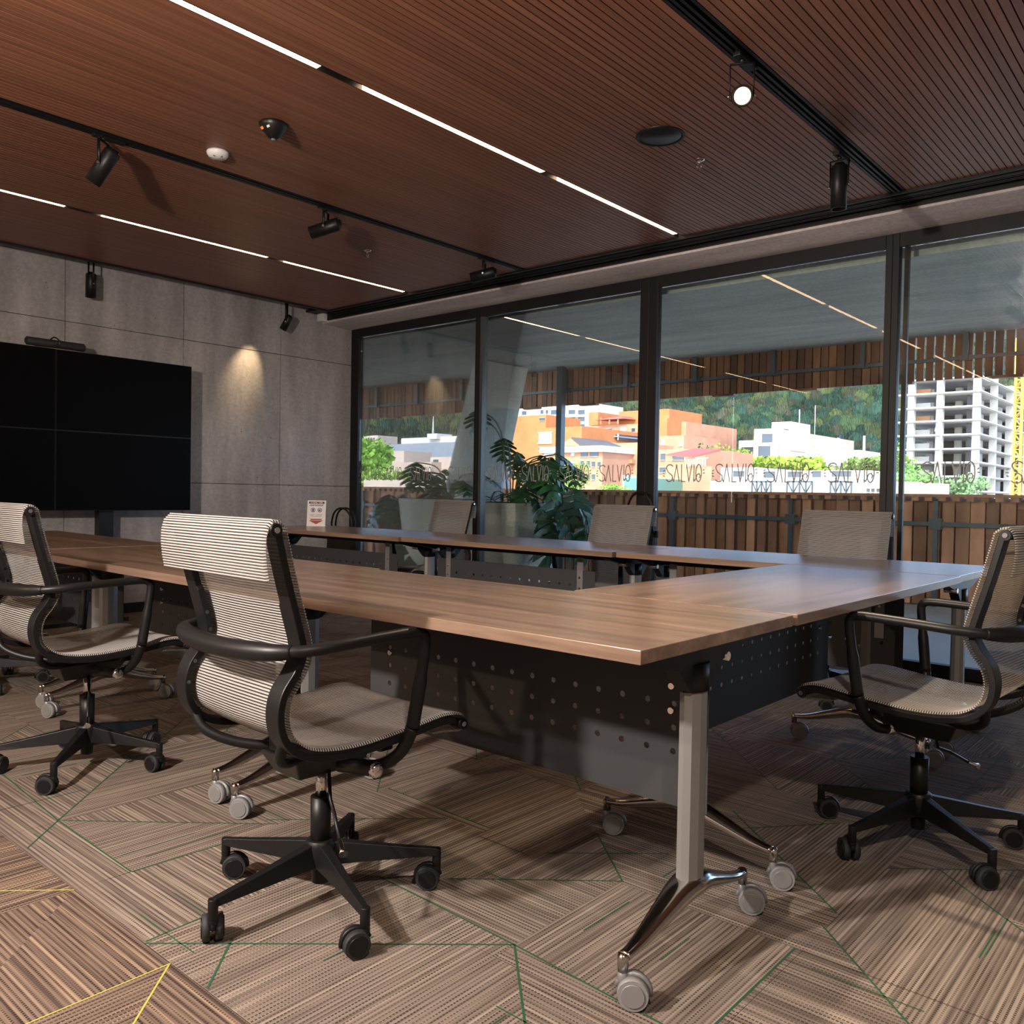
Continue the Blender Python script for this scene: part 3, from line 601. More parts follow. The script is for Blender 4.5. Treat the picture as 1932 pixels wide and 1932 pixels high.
def make_table(Lx, rot=0, panel=True):
    """local: length X, depth Y .70, top at .74; the skirt side is -Y (seat side)"""
    r = thing('flip_top_table', 'x', 'table'); h = Lx/2
    MB().bx(-h+.0012, h-.0012, -.348, .348, .712, .740).obj('table_top', M['top'], r, bevel=.0015)
    MB().bx(-h+.1, h-.1, -.02, .03, .665, .705).bx(-h+.14, h-.14, -.13, -.10, .68, .711).bx(-h+.14, h-.14, .10, .13, .68, .711).obj('cross_beam', M['blackmetal'], r)
    for sg in (-1, 1):
        x = sg*(h-.08)
        lg = MB(); sec = []
        for k in range(10):
            an = 2*pi*k/10+pi/10; sec.append((x+.027*cos(an), .042*sin(an)))
        lg.rings([[Vector((a, b, z)) for a, b in sec] for z in (.155, .60)]); lg.sm = [False]*len(lg.sm)
        leg = lg.obj('leg', M['satin'], r)
        MB().rings([[Vector((x+(a-x)*1.12, b*1.12, z)) for a, b in sec] for z in (.598, .66)]).obj('leg_cap', M['black'], leg)
        poly = [(-.30, .711), (-.30, .70), (-.10, .655), (-.045, .60), (.045, .60), (.10, .655), (.30, .70), (.30, .711)]
        MB().prism(poly, lambda a, b, t: Vector((x-.018+t, a, b)), .036).obj('tilt_bracket', M['black'], r)
        MB().cyl((x-.03*sg, .12, .66), (x+.022*sg, .12, .66), .011, n=12).obj('latch_knob', M['chrome'], r)
        ft = MB()
        cv = smooth([(x, -.262, .098), (x, -.20, .108), (x, -.10, .138), (x, -.03, .158), (x, .03, .158), (x, .10, .138), (x, .20, .108), (x, .262, .098)], 5)
        rad = [.015+.026*max(0, 1-abs(p.y)/.24) for p in cv]
        ft.tube(cv, rad, 12, flat=((0, 0, 1), .62))
        for s2 in (-1, 1): ft.tube([(x, .262*s2, .104), (x, .266*s2, .096), (x, .266*s2, .070)], [.0125, .0125, .011], 10)
        ft.obj('foot', M['alu'], r)
        for s2 in (-1, 1):
            caster(x, .266*s2, radians(-62)-rot+random.uniform(-.25, .25), .033, r, M['hood'], M['satin'], M['greymetal'])
    if panel:
        w0, w1 = -h+.265, h-.105; zt, zb = .607, .275; pl = MB()
        cols = int((w1-w0-.10)/.075); rows = 3; dx = .075; dz = .058
        gx0 = w0+(w1-w0-cols*dx)/2; gz1 = zt-.055; gz0 = gz1-rows*dz; yf, yb = .12, .1215; rad = .0082; n = 8
        def quad(x0, x1, z0, z1):
            pl.bx(x0, x1, yf, yb, z0, z1)
        quad(w0, w1, gz1, zt); quad(w0, w1, zb, gz0); quad(w0, gx0, gz0, gz1); quad(gx0+cols*dx, w1, gz0, gz1)
        for i in range(cols):
            for j in range(rows):
                cx_, cz_ = gx0+(i+.5)*dx, gz0+(j+.5)*dz
                for yy, fl in ((yf, 0), (yb, 1)):
                    o_ = []; i_ = []
                    for k in range(n):
                        an = 2*pi*k/n+pi/4; cxx, szz = cos(an), sin(an); m_ = max(abs(cxx), abs(szz))
                        o_.append(pl.vert((cx_+cxx/m_*dx/2, yy, cz_+szz/m_*dz/2))); i_.append(pl.vert((cx_+cxx*rad, yy, cz_+szz*rad)))
                    for k in range(n):
                        q = [o_[k], o_[(k+1) % n], i_[(k+1) % n], i_[k]]; pl.face(q if not fl else list(reversed(q)))
        pan = pl.obj('modesty_panel', M['panel'], r)
        for xx in (w0+.10, w1-.10): MB().bx(xx-.02, xx+.02, .122, .126, zt-.18, .712).obj('hanger', M['greymetal'], pan)
        for xx in (w0+.10, w1-.10):
            for zz in (zt-.04, zt-.10): MB().cyl((xx, .112, zz), (xx, .133, zz), .008, .006, 10).obj('rivet', M['chrome'], pan)
    return r
tables = [  # centre x, y, length, rotation deg, label
    (-1.665, 1.711, 1.61, 0, 'walnut flip-top table nearest the camera, its corner jutting forward with the polished foot'),
    (-3.290, 1.755, 1.63, -1.0, 'walnut flip-top table in the near row, second from the right, behind the two near chairs'),
    (-4.965, 1.835, 1.66, -1.6, 'walnut flip-top table at the far left of the near row, in front of the screens'),
    (-1.205, 2.855, 1.56, 90, 'walnut flip-top table on the right side joining the near and window rows'),
    (-1.665, 3.992, 1.60, 180, 'walnut flip-top table in the window row at the right-hand end'),
    (-3.275, 3.965, 1.61, 180, 'walnut flip-top table in the middle of the window row'),
    (-4.965, 3.950, 1.76, 180, 'walnut flip-top table at the left end of the window row, holding the small sign')]
for x, y, L_, rz, lab in tables:
    t = make_table(L_, radians(rz)); t.location = (x, y, 0); t.rotation_euler.z = radians(rz); t['label'] = lab; t['group'] = 'flip-top conference tables'

# sign card and bag on the far table
sg = thing('sign_stand', 'small white and red notice card standing on the far end of the window table', 'sign', (-5.66, 4.12, .7405), radians(38))
MB().hexa([(-.075, -.012, 0), (.075, -.012, 0), (.075, -.006, 0), (-.075, -.006, 0), (-.075, .012, .205), (.075, .012, .205), (.075, .018, .205), (-.075, .018, .205)]).bx(-.075, .075, -.02, .05, 0, .003).obj('holder', M['paper'], sg)
Rs = Matrix.Rotation(-.117, 3, 'X')
def card(nm, mt, rects, tris=()):
    b = MB()
    for x0, x1, z0, z1 in rects:
        b.face([b.vert((x, -.0132+z*.117, z)) for x, z in ((x0, z0), (x1, z0), (x1, z1), (x0, z1))])
    for tr_ in tris: b.face([b.vert((x, -.0134+z*.117, z)) for x, z in tr_])
    b.obj(nm, mt, sg)
card('heading_band', M['darkred'], [(-.062, .062, .178, .196)])
card('text_line', M['blue'], [(-.055, .055, .166, .171), (-.058, -.018, .160, .163), (-.01, .052, .160, .163)])
hm = []
def glyph(txt, cx, cz, w_, h_, th):
    F = dict(A=[[(0, 0), (.5, 1), (1, 0)], [(.2, .4), (.8, .4)]], T=[[(0, 1), (1, 1)], [(.5, 1), (.5, 0)]], E=[[(1, 1), (0, 1), (0, 0), (1, 0)], [(0, .5), (.8, .5)]], N=[[(0, 0), (0, 1), (1, 0), (1, 1)]],
             C=[[(1, 1), (0, 1), (0, 0), (1, 0)]], I=[[(.5, 0), (.5, 1)]], O=[[(0, 0), (0, 1), (1, 1), (1, 0), (0, 0)]])
    b = MB(); n = len(txt); a = w_/n
    for k, ch in enumerate(txt): strokes(b, F[ch], a*.66, h_, th, cx-w_/2+k*a, cz, 0)
    b.v = [(x, -.0136+z*.117, z) for x, y, z in b.v]; return b
glyph('ATENCION', 0, .1815, .10, .011, .0022).obj('heading', M['paper'], sg)
def ring(cx, cz, r0, r1):
    b = MB()
    for k in range(16):
        a0, a1 = 2*pi*k/16, 2*pi*(k+1)/16
        b.face([b.vert((cx+r*cos(a), -.0136+(cz+r*sin(a))*.117, cz+r*sin(a))) for r, a in ((r0, a0), (r1, a0), (r1, a1), (r0, a1))])
    return b
for cx in (-.027, .027):
    ring(cx, .128, .013, .018).obj('pictogram', M['blue'], sg)
card('pictogram', M['blue'], [(-.034, -.020, .118, .138), (.018, .034, .120, .134)])
card('text_line', M['teal'], [(-.05, -.012, .092, .095), (.0, .05, .092, .095), (-.05, -.02, .084, .087), (-.004, .046, .084, .087), (-.046, .044, .076, .079)])
card('arrow_mark', M['red'], [(-.045, .045, .048, .058)], [((-.058, .045), (.0, .016), (.058, .045))])
hp = thing('tote_bag', 'black bag with an upright loop handle behind the far left table end', 'bag', (-6.16, 4.78, 0), radians(20))
MB().hexa([(-.17, -.07, 0), (.17, -.07, 0), (.17, .07, 0), (-.17, .07, 0), (-.15, -.04, .66), (.15, -.04, .66), (.15, .04, .66), (-.15, .04, .66)]).obj('bag_body', M['rubber'], hp, bevel=.02)
for yy in (-.03, .035): MB().tube(smooth([(-.10, yy, .64), (-.105, yy, .74), (-.08, yy, .83), (-.02, yy, .87), (.05, yy, .85), (.095, yy, .77), (.10, yy, .64)], 5), .0085, 8).obj('handle', M['black'], hp)

# ------------------------------------------------------------------ mesh office chairs
FR = [(-.262, .949), (-.250, .90), (-.232, .83), (-.212, .76), (-.196, .70), (-.196, .665), (-.212, .63), (-.240, .59), (-.248, .545), (-.235, .50), (-.195, .466), (-.13, .450), (-.05, .446), (.04, .452), (.12, .460), (.19, .468), (.235, .466), (.262, .458)]
def make_chair():
    r = thing('office_chair', 'x', 'chair')
    c2 = [Vector((0, a, b)) for a, b in FR]; path = smooth(c2, 8)
    # normals: seat/back side (front-up)
    def nrm(P, i):
        t = (P[min(i+1, len(P)-1)]-P[max(i-1, 0)]).normalized(); return Vector((0, -t.z, t.y))*1.0
    # tangent goes down the back then forward; normal pointing to the sitter
    full = []
    full += [Vector((0, -.300, .838)), Vector((0, -.306, .87)), Vector((0, -.309, .90)), Vector((0, -.308, .93)), Vector((0, -.302, .952)), Vector((0, -.288, .966)), Vector((0, -.270, .963))]
    up_ = [p+nrm(path, i)*.008 for i, p in enumerate(path)]
    full += up_
    full += [Vector((0, .276, .452)), Vector((0, .281, .440)), Vector((0, .274, .428)), Vector((0, .255, .424)), Vector((0, .23, .428)), Vector((0, .20, .432)), Vector((0, .17, .433))]
    # resample by length with ribs
    Ls = [0]
    for a, b in zip(full[:-1], full[1:]): Ls.append(Ls[-1]+(b-a).length)
    pitch = .0066; ribs = int(Ls[-1]/pitch); sub = 4; tot = ribs*sub; P = []; j = 0
    for k in range(tot+1):
        s_ = Ls[-1]*k/tot
        while j < len(Ls)-2 and Ls[j+1] < s_: j += 1
        t = (s_-Ls[j])/max(1e-9, Ls[j+1]-Ls[j]); P.append(full[j].lerp(full[j+1], t))
    mb = MB(); wx = [-.236, -.230, -.12, 0, .12, .230, .236]; rows = []
    for k, p in enumerate(P):
        n = nrm(P, k); rib = .0011*(1-cos(2*pi*k/sub))
        fr_ = k/tot; sag = .012 if (.18 < fr_ < .92) else .0
        row = []
        for x in wx:
            e = .006 if abs(x) > .233 else 0
            sg_ = sag*(1-(x/.23)**2)
            row.append(mb.vert((x, p.y+n.y*(rib-e-sg_*.6), p.z+n.z*(rib-e-sg_*.6))))
        rows.append(row)
    for k in range(tot):
        for i in range(len(wx)-1):
            v0, v1 = k/sub, (k+1)/sub
            mb.face([rows[k][i], rows[k][i+1], rows[k+1][i+1], rows[k+1][i]], [(wx[i], v0), (wx[i+1], v0), (wx[i+1], v1), (wx[i], v1)], True)
    mb.obj('mesh_sling', M['mesh'], r)
    # side rails
    for sg_ in (-1, 1):
        rl = MB(); R_ = []
        for i, p in enumerate(path):
            n = nrm(path, i); q = p-n*.004; o = p-n*.021; wv = .050 if i > 20 else .044
            x1 = .231*sg_; x0 = (.231-wv)*sg_
            R_.append([Vector((x0, q.y, q.z)), Vector((x1, q.y, q.z)), Vector((x1, o.y, o.z)), Vector((x0, o.y, o.z))])
        rl.rings(R_); rl.sm = [False]*len(rl.sm); rail = rl.obj('side_rail', M['black'], r, bevel=.003)
        for i in (28, 36, 46, 54, 62): p = path[i]-nrm(path, i)*.0125; MB().cyl((.188*sg_, p.y, p.z), (.181*sg_, p.y, p.z), .005, n=8).obj('rail_bolt', M['greymetal'], rail)
        for yy, zz in ((-.282, .945), (.262, .442)):
            e = MB().cyl((.226*sg_, yy, zz), (.240*sg_, yy, zz), .0135, n=16).obj('end_cap', M['black'], r)
            MB().cyl((.240*sg_, yy, zz), (.2425*sg_, yy, zz), .0065, n=12).obj('cap_button', M['chrome'], e)
    MB().cyl((-.23, -.282, .945), (.23, -.282, .945), .013).obj('roll_bar', M['black'], r); MB().cyl((-.23, .262, .442), (.23, .262, .442), .011).obj('roll_bar', M['black'], r)
    # arm loop: one tube, both arms and round the back
    pts = [(.10, .045, .352), (.17, .060, .368), (.225, .072, .41), (.252, .082, .47), (.263, .098, .60), (.266, .106, .672), (.266, .098, .693), (.266, .07, .700), (.268, -.03, .698), (.27, -.13, .694), (.262, -.19, .690), (.235, -.24, .686), (.19, -.268, .683), (.10, -.283, .682), (0, -.288, .682)]
    full_ = [Vector(p) for p in pts]+[Vector((-p[0], p[1], p[2])) for p in reversed(pts[:-1])]
    # arms (outer) and padded back section
    k0 = 10
    for sg_ in (1, -1):
        seg = smooth([(p[0]*sg_, p[1], p[2]) for p in pts[3:13]], 6)
        ra = [.0165 if q.z < .60 else .0135 for q in seg]
        MB().tube(seg, ra, 12).obj('armrest', M['blackmetal'], r)
        lo = smooth([(p[0]*sg_, p[1], p[2]) for p in pts[:4]], 6)
        lw = MB().tube(lo, [.013+.004*k/len(lo) for k in range(len(lo))], 10).obj('arm_bracket', M['black'], r)
        MB().cyl((.095*sg_, .043, .351), (.125*sg_, .050, .357), .0155, n=14).obj('bracket_cap', M['chrome'], lw)
    bk = smooth([(-.235, -.24, .686), (-.19, -.268, .683), (-.10, -.290, .680), (0, -.297, .679), (.10, -.290, .680), (.19, -.268, .683), (.235, -.24, .686)], 6)
    MB().tube(bk, [.015+.0075*min(1, 4*min(k, len(bk)-1-k)/len(bk)) for k in range(len(bk))], 14).obj('back_bar', M['black'], r)
    # seat carrier
    for sg_ in (1, -1):
        MB().tube(smooth([(.20*sg_, -.235, .485), (.17*sg_, -.225, .44), (.115*sg_, -.17, .408), (.05*sg_, -.09, .394), (.02*sg_, -.03, .39)], 6), .0125, 10).obj('support_strut', M['black'], r)
    mech = MB().hexa([(-.055, -.10, .335), (.055, -.10, .335), (.055, .075, .335), (-.055, .075, .335), (-.085, -.13, .392), (.085, -.13, .392), (.085, .11, .392), (-.085, .11, .392)])
    mech.bx(-.19, .19, .035, .075, .405, .432).bx(-.05, .05, -.12, .10, .392, .43)
    me_ = mech.obj('tilt_mechanism', M['bezel'], r, bevel=.004)
    kb = MB().cyl((.09, -.01, .365), (.175, .03, .362), .019, .017, 16).obj('tension_grip', M['bezel'], me_)
    MB().lathe([(0, 0), (.017, 0), (.019, .004), (.019, .016), (.012, .02), (0, .02)], (.172, .03, .362), 14, Matrix.Rotation(pi/2, 3, 'Y')).obj('knob_cap', M['chrome'], kb)
    lv = MB().tube([(.06, -.02, .345), (.075, -.025, .28), (.12, -.045, .262), (.185, -.075, .225)], .0045, 8).obj('height_lever', M['black'], r)
    MB().tube([(.185, -.075, .225), (.212, -.087, .212), (.222, -.091, .207)], [.0055, .006, .011], 10).obj('lever_tip', M['chrome'], lv)
    MB().cyl((0, 0, .25), (0, 0, .338), .0135, n=18).obj('gas_lift', M['chrome'], r)
    MB().cyl((0, 0, .13), (0, 0, .262), .0245, .026, 20).obj('lift_sleeve', M['black'], r)
    # five-star base
    b = MB().lathe([(0, .045), (.020, .045), (.022, .085), (.036, .09), (.040, .14), (.034, .155), (0, .156)], n=24)
    for k in range(5):
        T = Matrix.Rotation(k*2*pi/5, 3, 'Z')
        def P(a, c, z): return T @ Vector((a, c, z))
        R_ = []
        for a, hw, z0, z1 in ((.022, .022, .092, .150), (.10, .0185, .092, .137), (.20, .015, .090, .120), (.296, .0125, .088, .106)):
            R_.append([P(a, -hw, z0), P(a, hw, z0), P(a, hw*.62, z1), P(a, -hw*.62, z1)])
        n0 = len(b.f); b.rings(R_); b.sm[n0:] = [False]*(len(b.f)-n0)
        b.cyl(P(.296, 0, .105), P(.296, 0, .058), .0115, n=12)
    base = b.obj('star_base', M['black'], r, bevel=.002)
    for k in range(5):
        T = Matrix.Rotation(k*2*pi/5, 3, 'Z'); c = T @ Vector((.296, 0, 0)); caster(c.x, c.y, 1.3+k*1.7, .031, r, M['rubber'], M['black'], M['black'])
    return r
chair0 = make_chair(); first = [True]
def put_chair(x, y, rz, base_deg, label, dz=0):
    c = chair0 if first[0] else copy_tree(chair0)
    first[0] = False; c.location = (x, y, 0); c.rotation_euler.z = radians(rz); c['label'] = label; c['group'] = 'mesh office chairs round the tables'
    for ch in c.children:
        if ch.name.startswith(('star_base', 'caster')): ch.rotation_euler.z = radians(base_deg-rz)
    return c
chairs = [(-1.754, 1.302, -2, 55, 'white mesh office chair in the foreground centre, seen from behind, nearest the camera'),
          (-3.224, 1.341, 0, 30, 'white mesh office chair at the left, drawn up to the near row of tables'),
          (-.744, 2.74, 85, 35, 'white mesh office chair at the right edge, facing the side table'),
          (-4.87, 1.50, 4, -5, 'mostly cut off mesh office chair at the far left edge, only its base showing'),
          (-4.70, 4.40, 172, 20, 'mesh office chair behind the window row, leftmost, in front of the concrete planters'),
          (-3.10, 4.37, 177, 50, 'mesh office chair behind the window row in the middle, beside the thick window post'),
          (-1.665, 4.39, 181, 10, 'tan-looking mesh office chair behind the window row on the right, against the light')]
for c in chairs: put_chair(*c)

# ------------------------------------------------------------------ terrace
YS = 8.5
def soffz(x): return 2.535+(-x-1.6)*.0085
dk = MB().bx(-14, 4, YG+.05, 9.0, -.05, .06).obj('terrace_floor', M['paving']); dk['kind'] = 'structure'
so = MB().hexa([(-16, 5.62, soffz(-16)), (4, 5.62, soffz(4)), (4, 8.95, soffz(4)), (-16, 8.95, soffz(-16)), (-16, 5.62, 3.2), (4, 5.62, 3.2), (4, 8.95, 3.2), (-16, 8.95, 3.2)]).obj('terrace_soffit', M['soffit']); so['kind'] = 'structure'
rf = MB().bx(-16, 4, YB-.3, 9.0, 3.2, 3.5).obj('roof_slab', M['soffit']); rf['kind'] = 'structure'
val = thing('timber_valance', 'hanging screen of upright timber slats under the terrace soffit', 'screen', (0, YS, 0))
slv = MB().bx(-.036, .036, -.012, .012, 0, .52).mesh('slat', [M['deck']])
slt = MB().bx(-.032, .032, -.012, .012, 0, .52).mesh('slat', [M['deck']])
x = -11.2; k = 0
while x < -.6:
    inst('slat', slt if x > -2.55 else slv, val, (x, random.uniform(-.006, .006), 2.14), (0, 0, random.uniform(-.1, .1))); x += .0815; k += 1
for zz in (2.32,): MB().bx(-11.3, -.5, -.05, -.018, zz-.016, zz+.016).obj('rail', M['steel'], val)
MB().bx(-11.3, -2.6, .0125, .02, 2.14, 2.66).obj('backing_board', M['bezel'], val)
for kx in range(12):
    hx = -11.0+kx*.9
    MB().bx(hx-.02, hx+.02, -.09, -.05, 2.30, 2.6).bx(hx-.05, hx+.05, -.06, -.018, 2.295, 2.345).obj('hanger', M['steel'], val)
    MB().bx(hx+.2, hx+.45, -.055, .02, 2.118, 2.14).obj('foot_batten', M['deck'], val)
fen = thing('timber_parapet', 'low terrace parapet of upright brown timber boards with a metal rail', 'parapet', (0, YS, 0))
bd = [MB().bx(-w_/2, w_/2, -.011, .011, .0, .96).mesh('board', [M['fence']]) for w_ in (.112, .098, .085)]
x = -11.0; 
while x < -.5:
    j = 2 if -5.0 < x < -3.2 else random.choice((0, 0, 1))
    inst('board', bd[j], fen, (x, random.uniform(-.008, .008)+(.035 if random.random() < .3 else 0), .07), (0, 0, random.uniform(-.03, .03))); x += .12
MB().bx(-11.2, -.4, -.16, .10, 1.066, 1.092).obj('cap_rail', M['fence'], fen)
x = -11.0
jm = MB().bx(-.03, .03, -.14, .08, 1.03, 1.066).mesh('joist', [M['fence']])
while x < -.5: inst('joist', jm, fen, (x, 0, 0)); x += .115
MB().bx(-11.2, -.4, -.075, -.045, .80, .838).obj('rail', M['steel'], fen)
for px_ in (-10.4, -8.6, -6.7, -4.95, -3.58, -2.21): MB().bx(px_-.02, px_+.02, -.085, -.045, .06, 1.03).bx(px_-.05, px_+.05, -.09, -.03, .77, .87).obj('post', M['steel'], fen)
MB().bx(-12, -.3, .12, .16, -.3, 1.06).obj('backing', M['fence'], fen)
pole = tag(MB().bx(-6.46, -6.38, 8.2, 8.28, .06, 2.58).obj('terrace_post', M['steel']), 'thin dark steel post on the terrace right of the leaning column', 'post')
colm = tag(MB().hexa([(-7.62, 7.15, .06), (-6.90, 7.15, .06), (-6.90, 7.45, .06), (-7.62, 7.45, .06), (-6.86, 7.15, 2.56), (-6.76, 7.15, 2.56), (-6.76, 8.02, 2.56), (-6.86, 8.02, 2.56)]).obj('leaning_column', M['column'], bevel=.012), 'big leaning concrete column on the terrace behind the left windows', 'column')
def planter(x0, x1, z1, y, lab):
    t = thing('planter', lab, 'planter', ((x0+x1)/2, y, .06), 0, 'concrete planters'); h = (x1-x0)/2; b = h*.82
    o = MB().hexa([(-b, -b, 0), (b, -b, 0), (b, b, 0), (-b, b, 0), (-h, -h, z1-.06), (h, -h, z1-.06), (h, h, z1-.06), (-h, h, z1-.06)]).obj('pot', M['planter'], t, bevel=.01)
    MB().bx(-h*.9, h*.9, -h*.9, h*.9, z1-.06, z1-.055).obj('soil', M['darkvoid'], t)
planter(-7.05, -6.25, .955, 6.60, 'pale concrete planter on the left, behind the leftmost window chair')
planter(-6.10, -5.38, .935, 6.58, 'pale concrete planter on the right, right of the thin window post')
tp = thing('terracotta_pot', 'small terracotta pot left of the concrete planters', 'pot', (-8.05, 7.0, .06))
MB().lathe([(0, 0), (.15, 0), (.21, .58), (.23, .58), (.235, .66), (.205, .66), (.19, .6), (0, .6)], n=24).obj('pot', M['terracotta'], tp)

def lobed(Ln, Wd, lobes=6, droop=.35):
    """deeply cut philodendron leaf, lying along +X from its stalk, drooping"""
    mb = MB(); mid = []; n = lobes*4
    def Z(a, b): return -droop*Ln*(a/Ln)**2 - .25*abs(b)
    for sg_ in (1, -1):
        prev = None
        for k in range(lobes):
            a0 = Ln*(k+.1)/lobes; a1 = Ln*(k+.75)/lobes; tipa = a1+Ln*.10; ww = Wd*sin(pi*(.18+.75*(k+.5)/lobes))
            P = [(a0-Ln*.02, 0), (a0+Ln*.02, sg_*ww*.5), (tipa-Ln*.07, sg_*ww*.97), (tipa+Ln*.02, sg_*ww*.95), (a1+Ln*.06, sg_*ww*.45), (a1+Ln*.02, 0)]
            ids = [mb.vert((a, b, Z(a, b))) for a, b in P]; mb.face(ids if sg_ > 0 else ids[::-1])
    P = [(0, -.012), (Ln, 0), (0, .012)]; n = 6
    for k in range(n):
        a0, a1 = Ln*k/n, Ln*(k+1)/n; w0 = .02*(1-k/n)+.004; w1 = .02*(1-(k+1)/n)+.004
        mb.face([mb.vert((a, b, Z(a, 0)+.002)) for a, b in ((a0, -w0), (a1, -w1), (a1, w1), (a0, w0))])
    mb.face([mb.vert((a, b, Z(a, 0))) for a, b in ((Ln*.97, -.03), (Ln*1.15, 0), (Ln*.97, .03))])
    return mb
lobA = lobed(.30, .19, 5).mesh('leaf', [M['leaf']]); lobB = lobed(.34, .20, 5, .8).mesh('leaf', [M['leafdark']])
def blade(L_, w_, bend):
    mb = MB(); n = 7; prev = None
    for k in range(n+1):
        t = k/n; ang = .2+bend*t; a = L_*t*cos(ang*.7); z = L_*t*sin(1.2-ang); ww = w_*sin(pi*(.12+.88*(1-t)))*.5+.001
        cur = [mb.vert((a, -ww, z+.01)), mb.vert((a, 0, z)), mb.vert((a, ww, z+.01))]
        if prev: mb.face([prev[0], cur[0], cur[1], prev[1]]); mb.face([prev[1], cur[1], cur[2], prev[2]])
        prev = cur
    return mb
bladeA = blade(.48, .045, .9).mesh('leaf', [M['leafpale']]); bladeB = blade(.62, .05, 1.2).mesh('leaf', [M['leaf']])
def plant(name, lab, base, leaves):
    """leaves: (mesh, tip xyz relative, yaw, pitch, scale, stem?)"""
    t = thing(name, lab, 'plant', base)
    for me, p, yaw, pit, sc in leaves:
        inst('leaf', me, t, p, (0, pit, yaw), (sc, sc, sc))
        if p[2] > .08 or p[2] < -.05:
            q = Vector(p); MB().tube(smooth([(q.x*.1, q.y*.1, 0), (q.x*.35, q.y*.35, max(q.z*.7, .05)+.05), tuple(q)], 5), .007, 6).obj('stem', M['stem'], t)
    return t
R7 = random.Random(11)
lv = [(lobB, (-.28+.1*cos(a), -.1+.2*sin(a), .10-.06*k), pi+R7.uniform(-1.1, 1.1), R7.uniform(.3, 1.1), R7.uniform(.9, 1.25)) for k, a in enumerate([0, 1, 2.2, 3.1, 4.0, 5.0, 5.8])]
lv += [(lobB, (-.5+R7.uniform(-.12, .1), -.15+R7.uniform(-.1, .2), -.05-.07*k), pi+R7.uniform(-.9, .9), R7.uniform(.5, 1.3), R7.uniform(.8, 1.1)) for k in range(6)]
lv += [(lobA, (-.55, .1, .30), 2.6, .4, 1.0), (lobA, (-.40, -.15, .40), 2.9, .8, 1.0), (lobA, (-.30, .2, .33), 3.4, .5, 1.0), (lobA, (-.15, -.2, .28), 1.8, .5, .8)]
lv += [(bladeA, (.05, -.05, .0), a, R7.uniform(-.25, .35), R7.uniform(.8, 1.15)) for a in [i*2*pi/13+R7.uniform(-.2, .2) for i in range(13)]]
lv += [(lobA, (.33, .1, .28), .6, .2, .9), (lobA, (.24, -.1, .20), -.3, .3, .8)]
plant('leafy_plant', 'philodendron and spiky leaves spilling over the left concrete planter', (-6.65, 6.60, .955), lv)
lv = [(lobA, (-.52, .05, .98), 2.6, .6, .85), (lobA, (-.46, -.05, .90), 3.7, .9, .7), (lobA, (-.12, 0, .66), 2.4, .7, .8), (lobA, (-.02, .1, .52), 2.9, .9, .8)]
for k in range(15):
    a = R7.uniform(-1.2, 1.4); lv.append((lobA, (.05+.55*R7.random(), R7.uniform(-.25, .3), .15+.38*R7.random()), a, R7.uniform(.1, .9), R7.uniform(.8, 1.15)))
for k in range(11):
    lv.append((lobB, (.42+.45*R7.random(), R7.uniform(-.3, .2), .18-.42*R7.random()), R7.uniform(-.9, .9), R7.uniform(.5, 1.3), R7.uniform(.8, 1.2)))
lv += [(bladeB, (R7.uniform(-.2, .2), R7.uniform(-.2, .2), 0), i*.63+R7.uniform(-.2, .2), R7.uniform(-.2, .4), R7.uniform(.6, .9)) for i in range(10)]
plant('leafy_plant', 'large philodendron growing from the right concrete planter and trailing to the right', (-5.74, 6.58, .935), lv)
lv = [(lobB, (.18*cos(i*.9), .18*sin(i*.9), .16+.05*(i % 4)), i*.9, .4+.1*(i % 3), .9) for i in range(9)]
plant('leafy_plant', 'dark drooping plant in the terracotta pot', (-8.05, 7.0, .68), lv)

# ------------------------------------------------------------------ city beyond
def ray(px, py): return (rt*(px-966)/FPX - up*(py-966)/FPX + fw)
def at(px, py, Y):
    d = ray(px, py); k = Y/d.y; return Vector((d.x*k, Y, CH+d.z*k))
gr = MB().bx(-900, 500, 12, 620, -22, -20).obj('city_ground', M['ground']); gr['kind'] = 'structure'
def block(px0, px1, pyt, pyb, Y, depth, m_, parent, name='wall', windows=None, wm='win'):
    """box whose front face fills the pixel box at distance Y"""
    a = at(px0, pyt, Y); b = at(px1, pyb, Y); c = at((px0+px1)/2, pyt, Y)
    o = MB().bx(a.x, b.x, Y, Y+depth, min(b.z, a.z-.5), c.z).obj(name, M[m_], parent)
    return o, a.x, b.x, b.z, c.z
def wins(parent, Y, rects, wm='win', side=None, name='window'):
    for px0, px1, py0, py1 in rects:
        a = at(px0, py0, Y); b = at(px1, py1, Y); w_, h_ = b.x-a.x, a.z-b.z
        f = MB().bx(a.x-.06*w_, b.x+.06*w_, Y-.18, Y+.05, b.z-.06*h_, b.z).bx(a.x-.06*w_, b.x+.06*w_, Y-.18, Y+.05, a.z, a.z+.06*h_).obj(name, M['whitewall'], parent)
        MB().bx(a.x, b.x, Y-.06, Y+.04, b.z, a.z).obj('pane', M[wm], f)
def sidewins(parent, X, Y0, Y1, ny, zs, hh, wfrac=.5, wm='win'):
    st = (Y1-Y0)/ny
    for z in zs:
        for k in range(ny):
            y = Y0+(k+.5)*st
            f = MB().bx(X-.02, X+.15, y-st*wfrac/2-.1, y+st*wfrac/2+.1, z-.12, z).obj('window', M['whitewall'], parent)
            MB().bx(X-.02, X+.06, y-st*wfrac/2, y+st*wfrac/2, z, z+hh).obj('pane', M[wm], f)
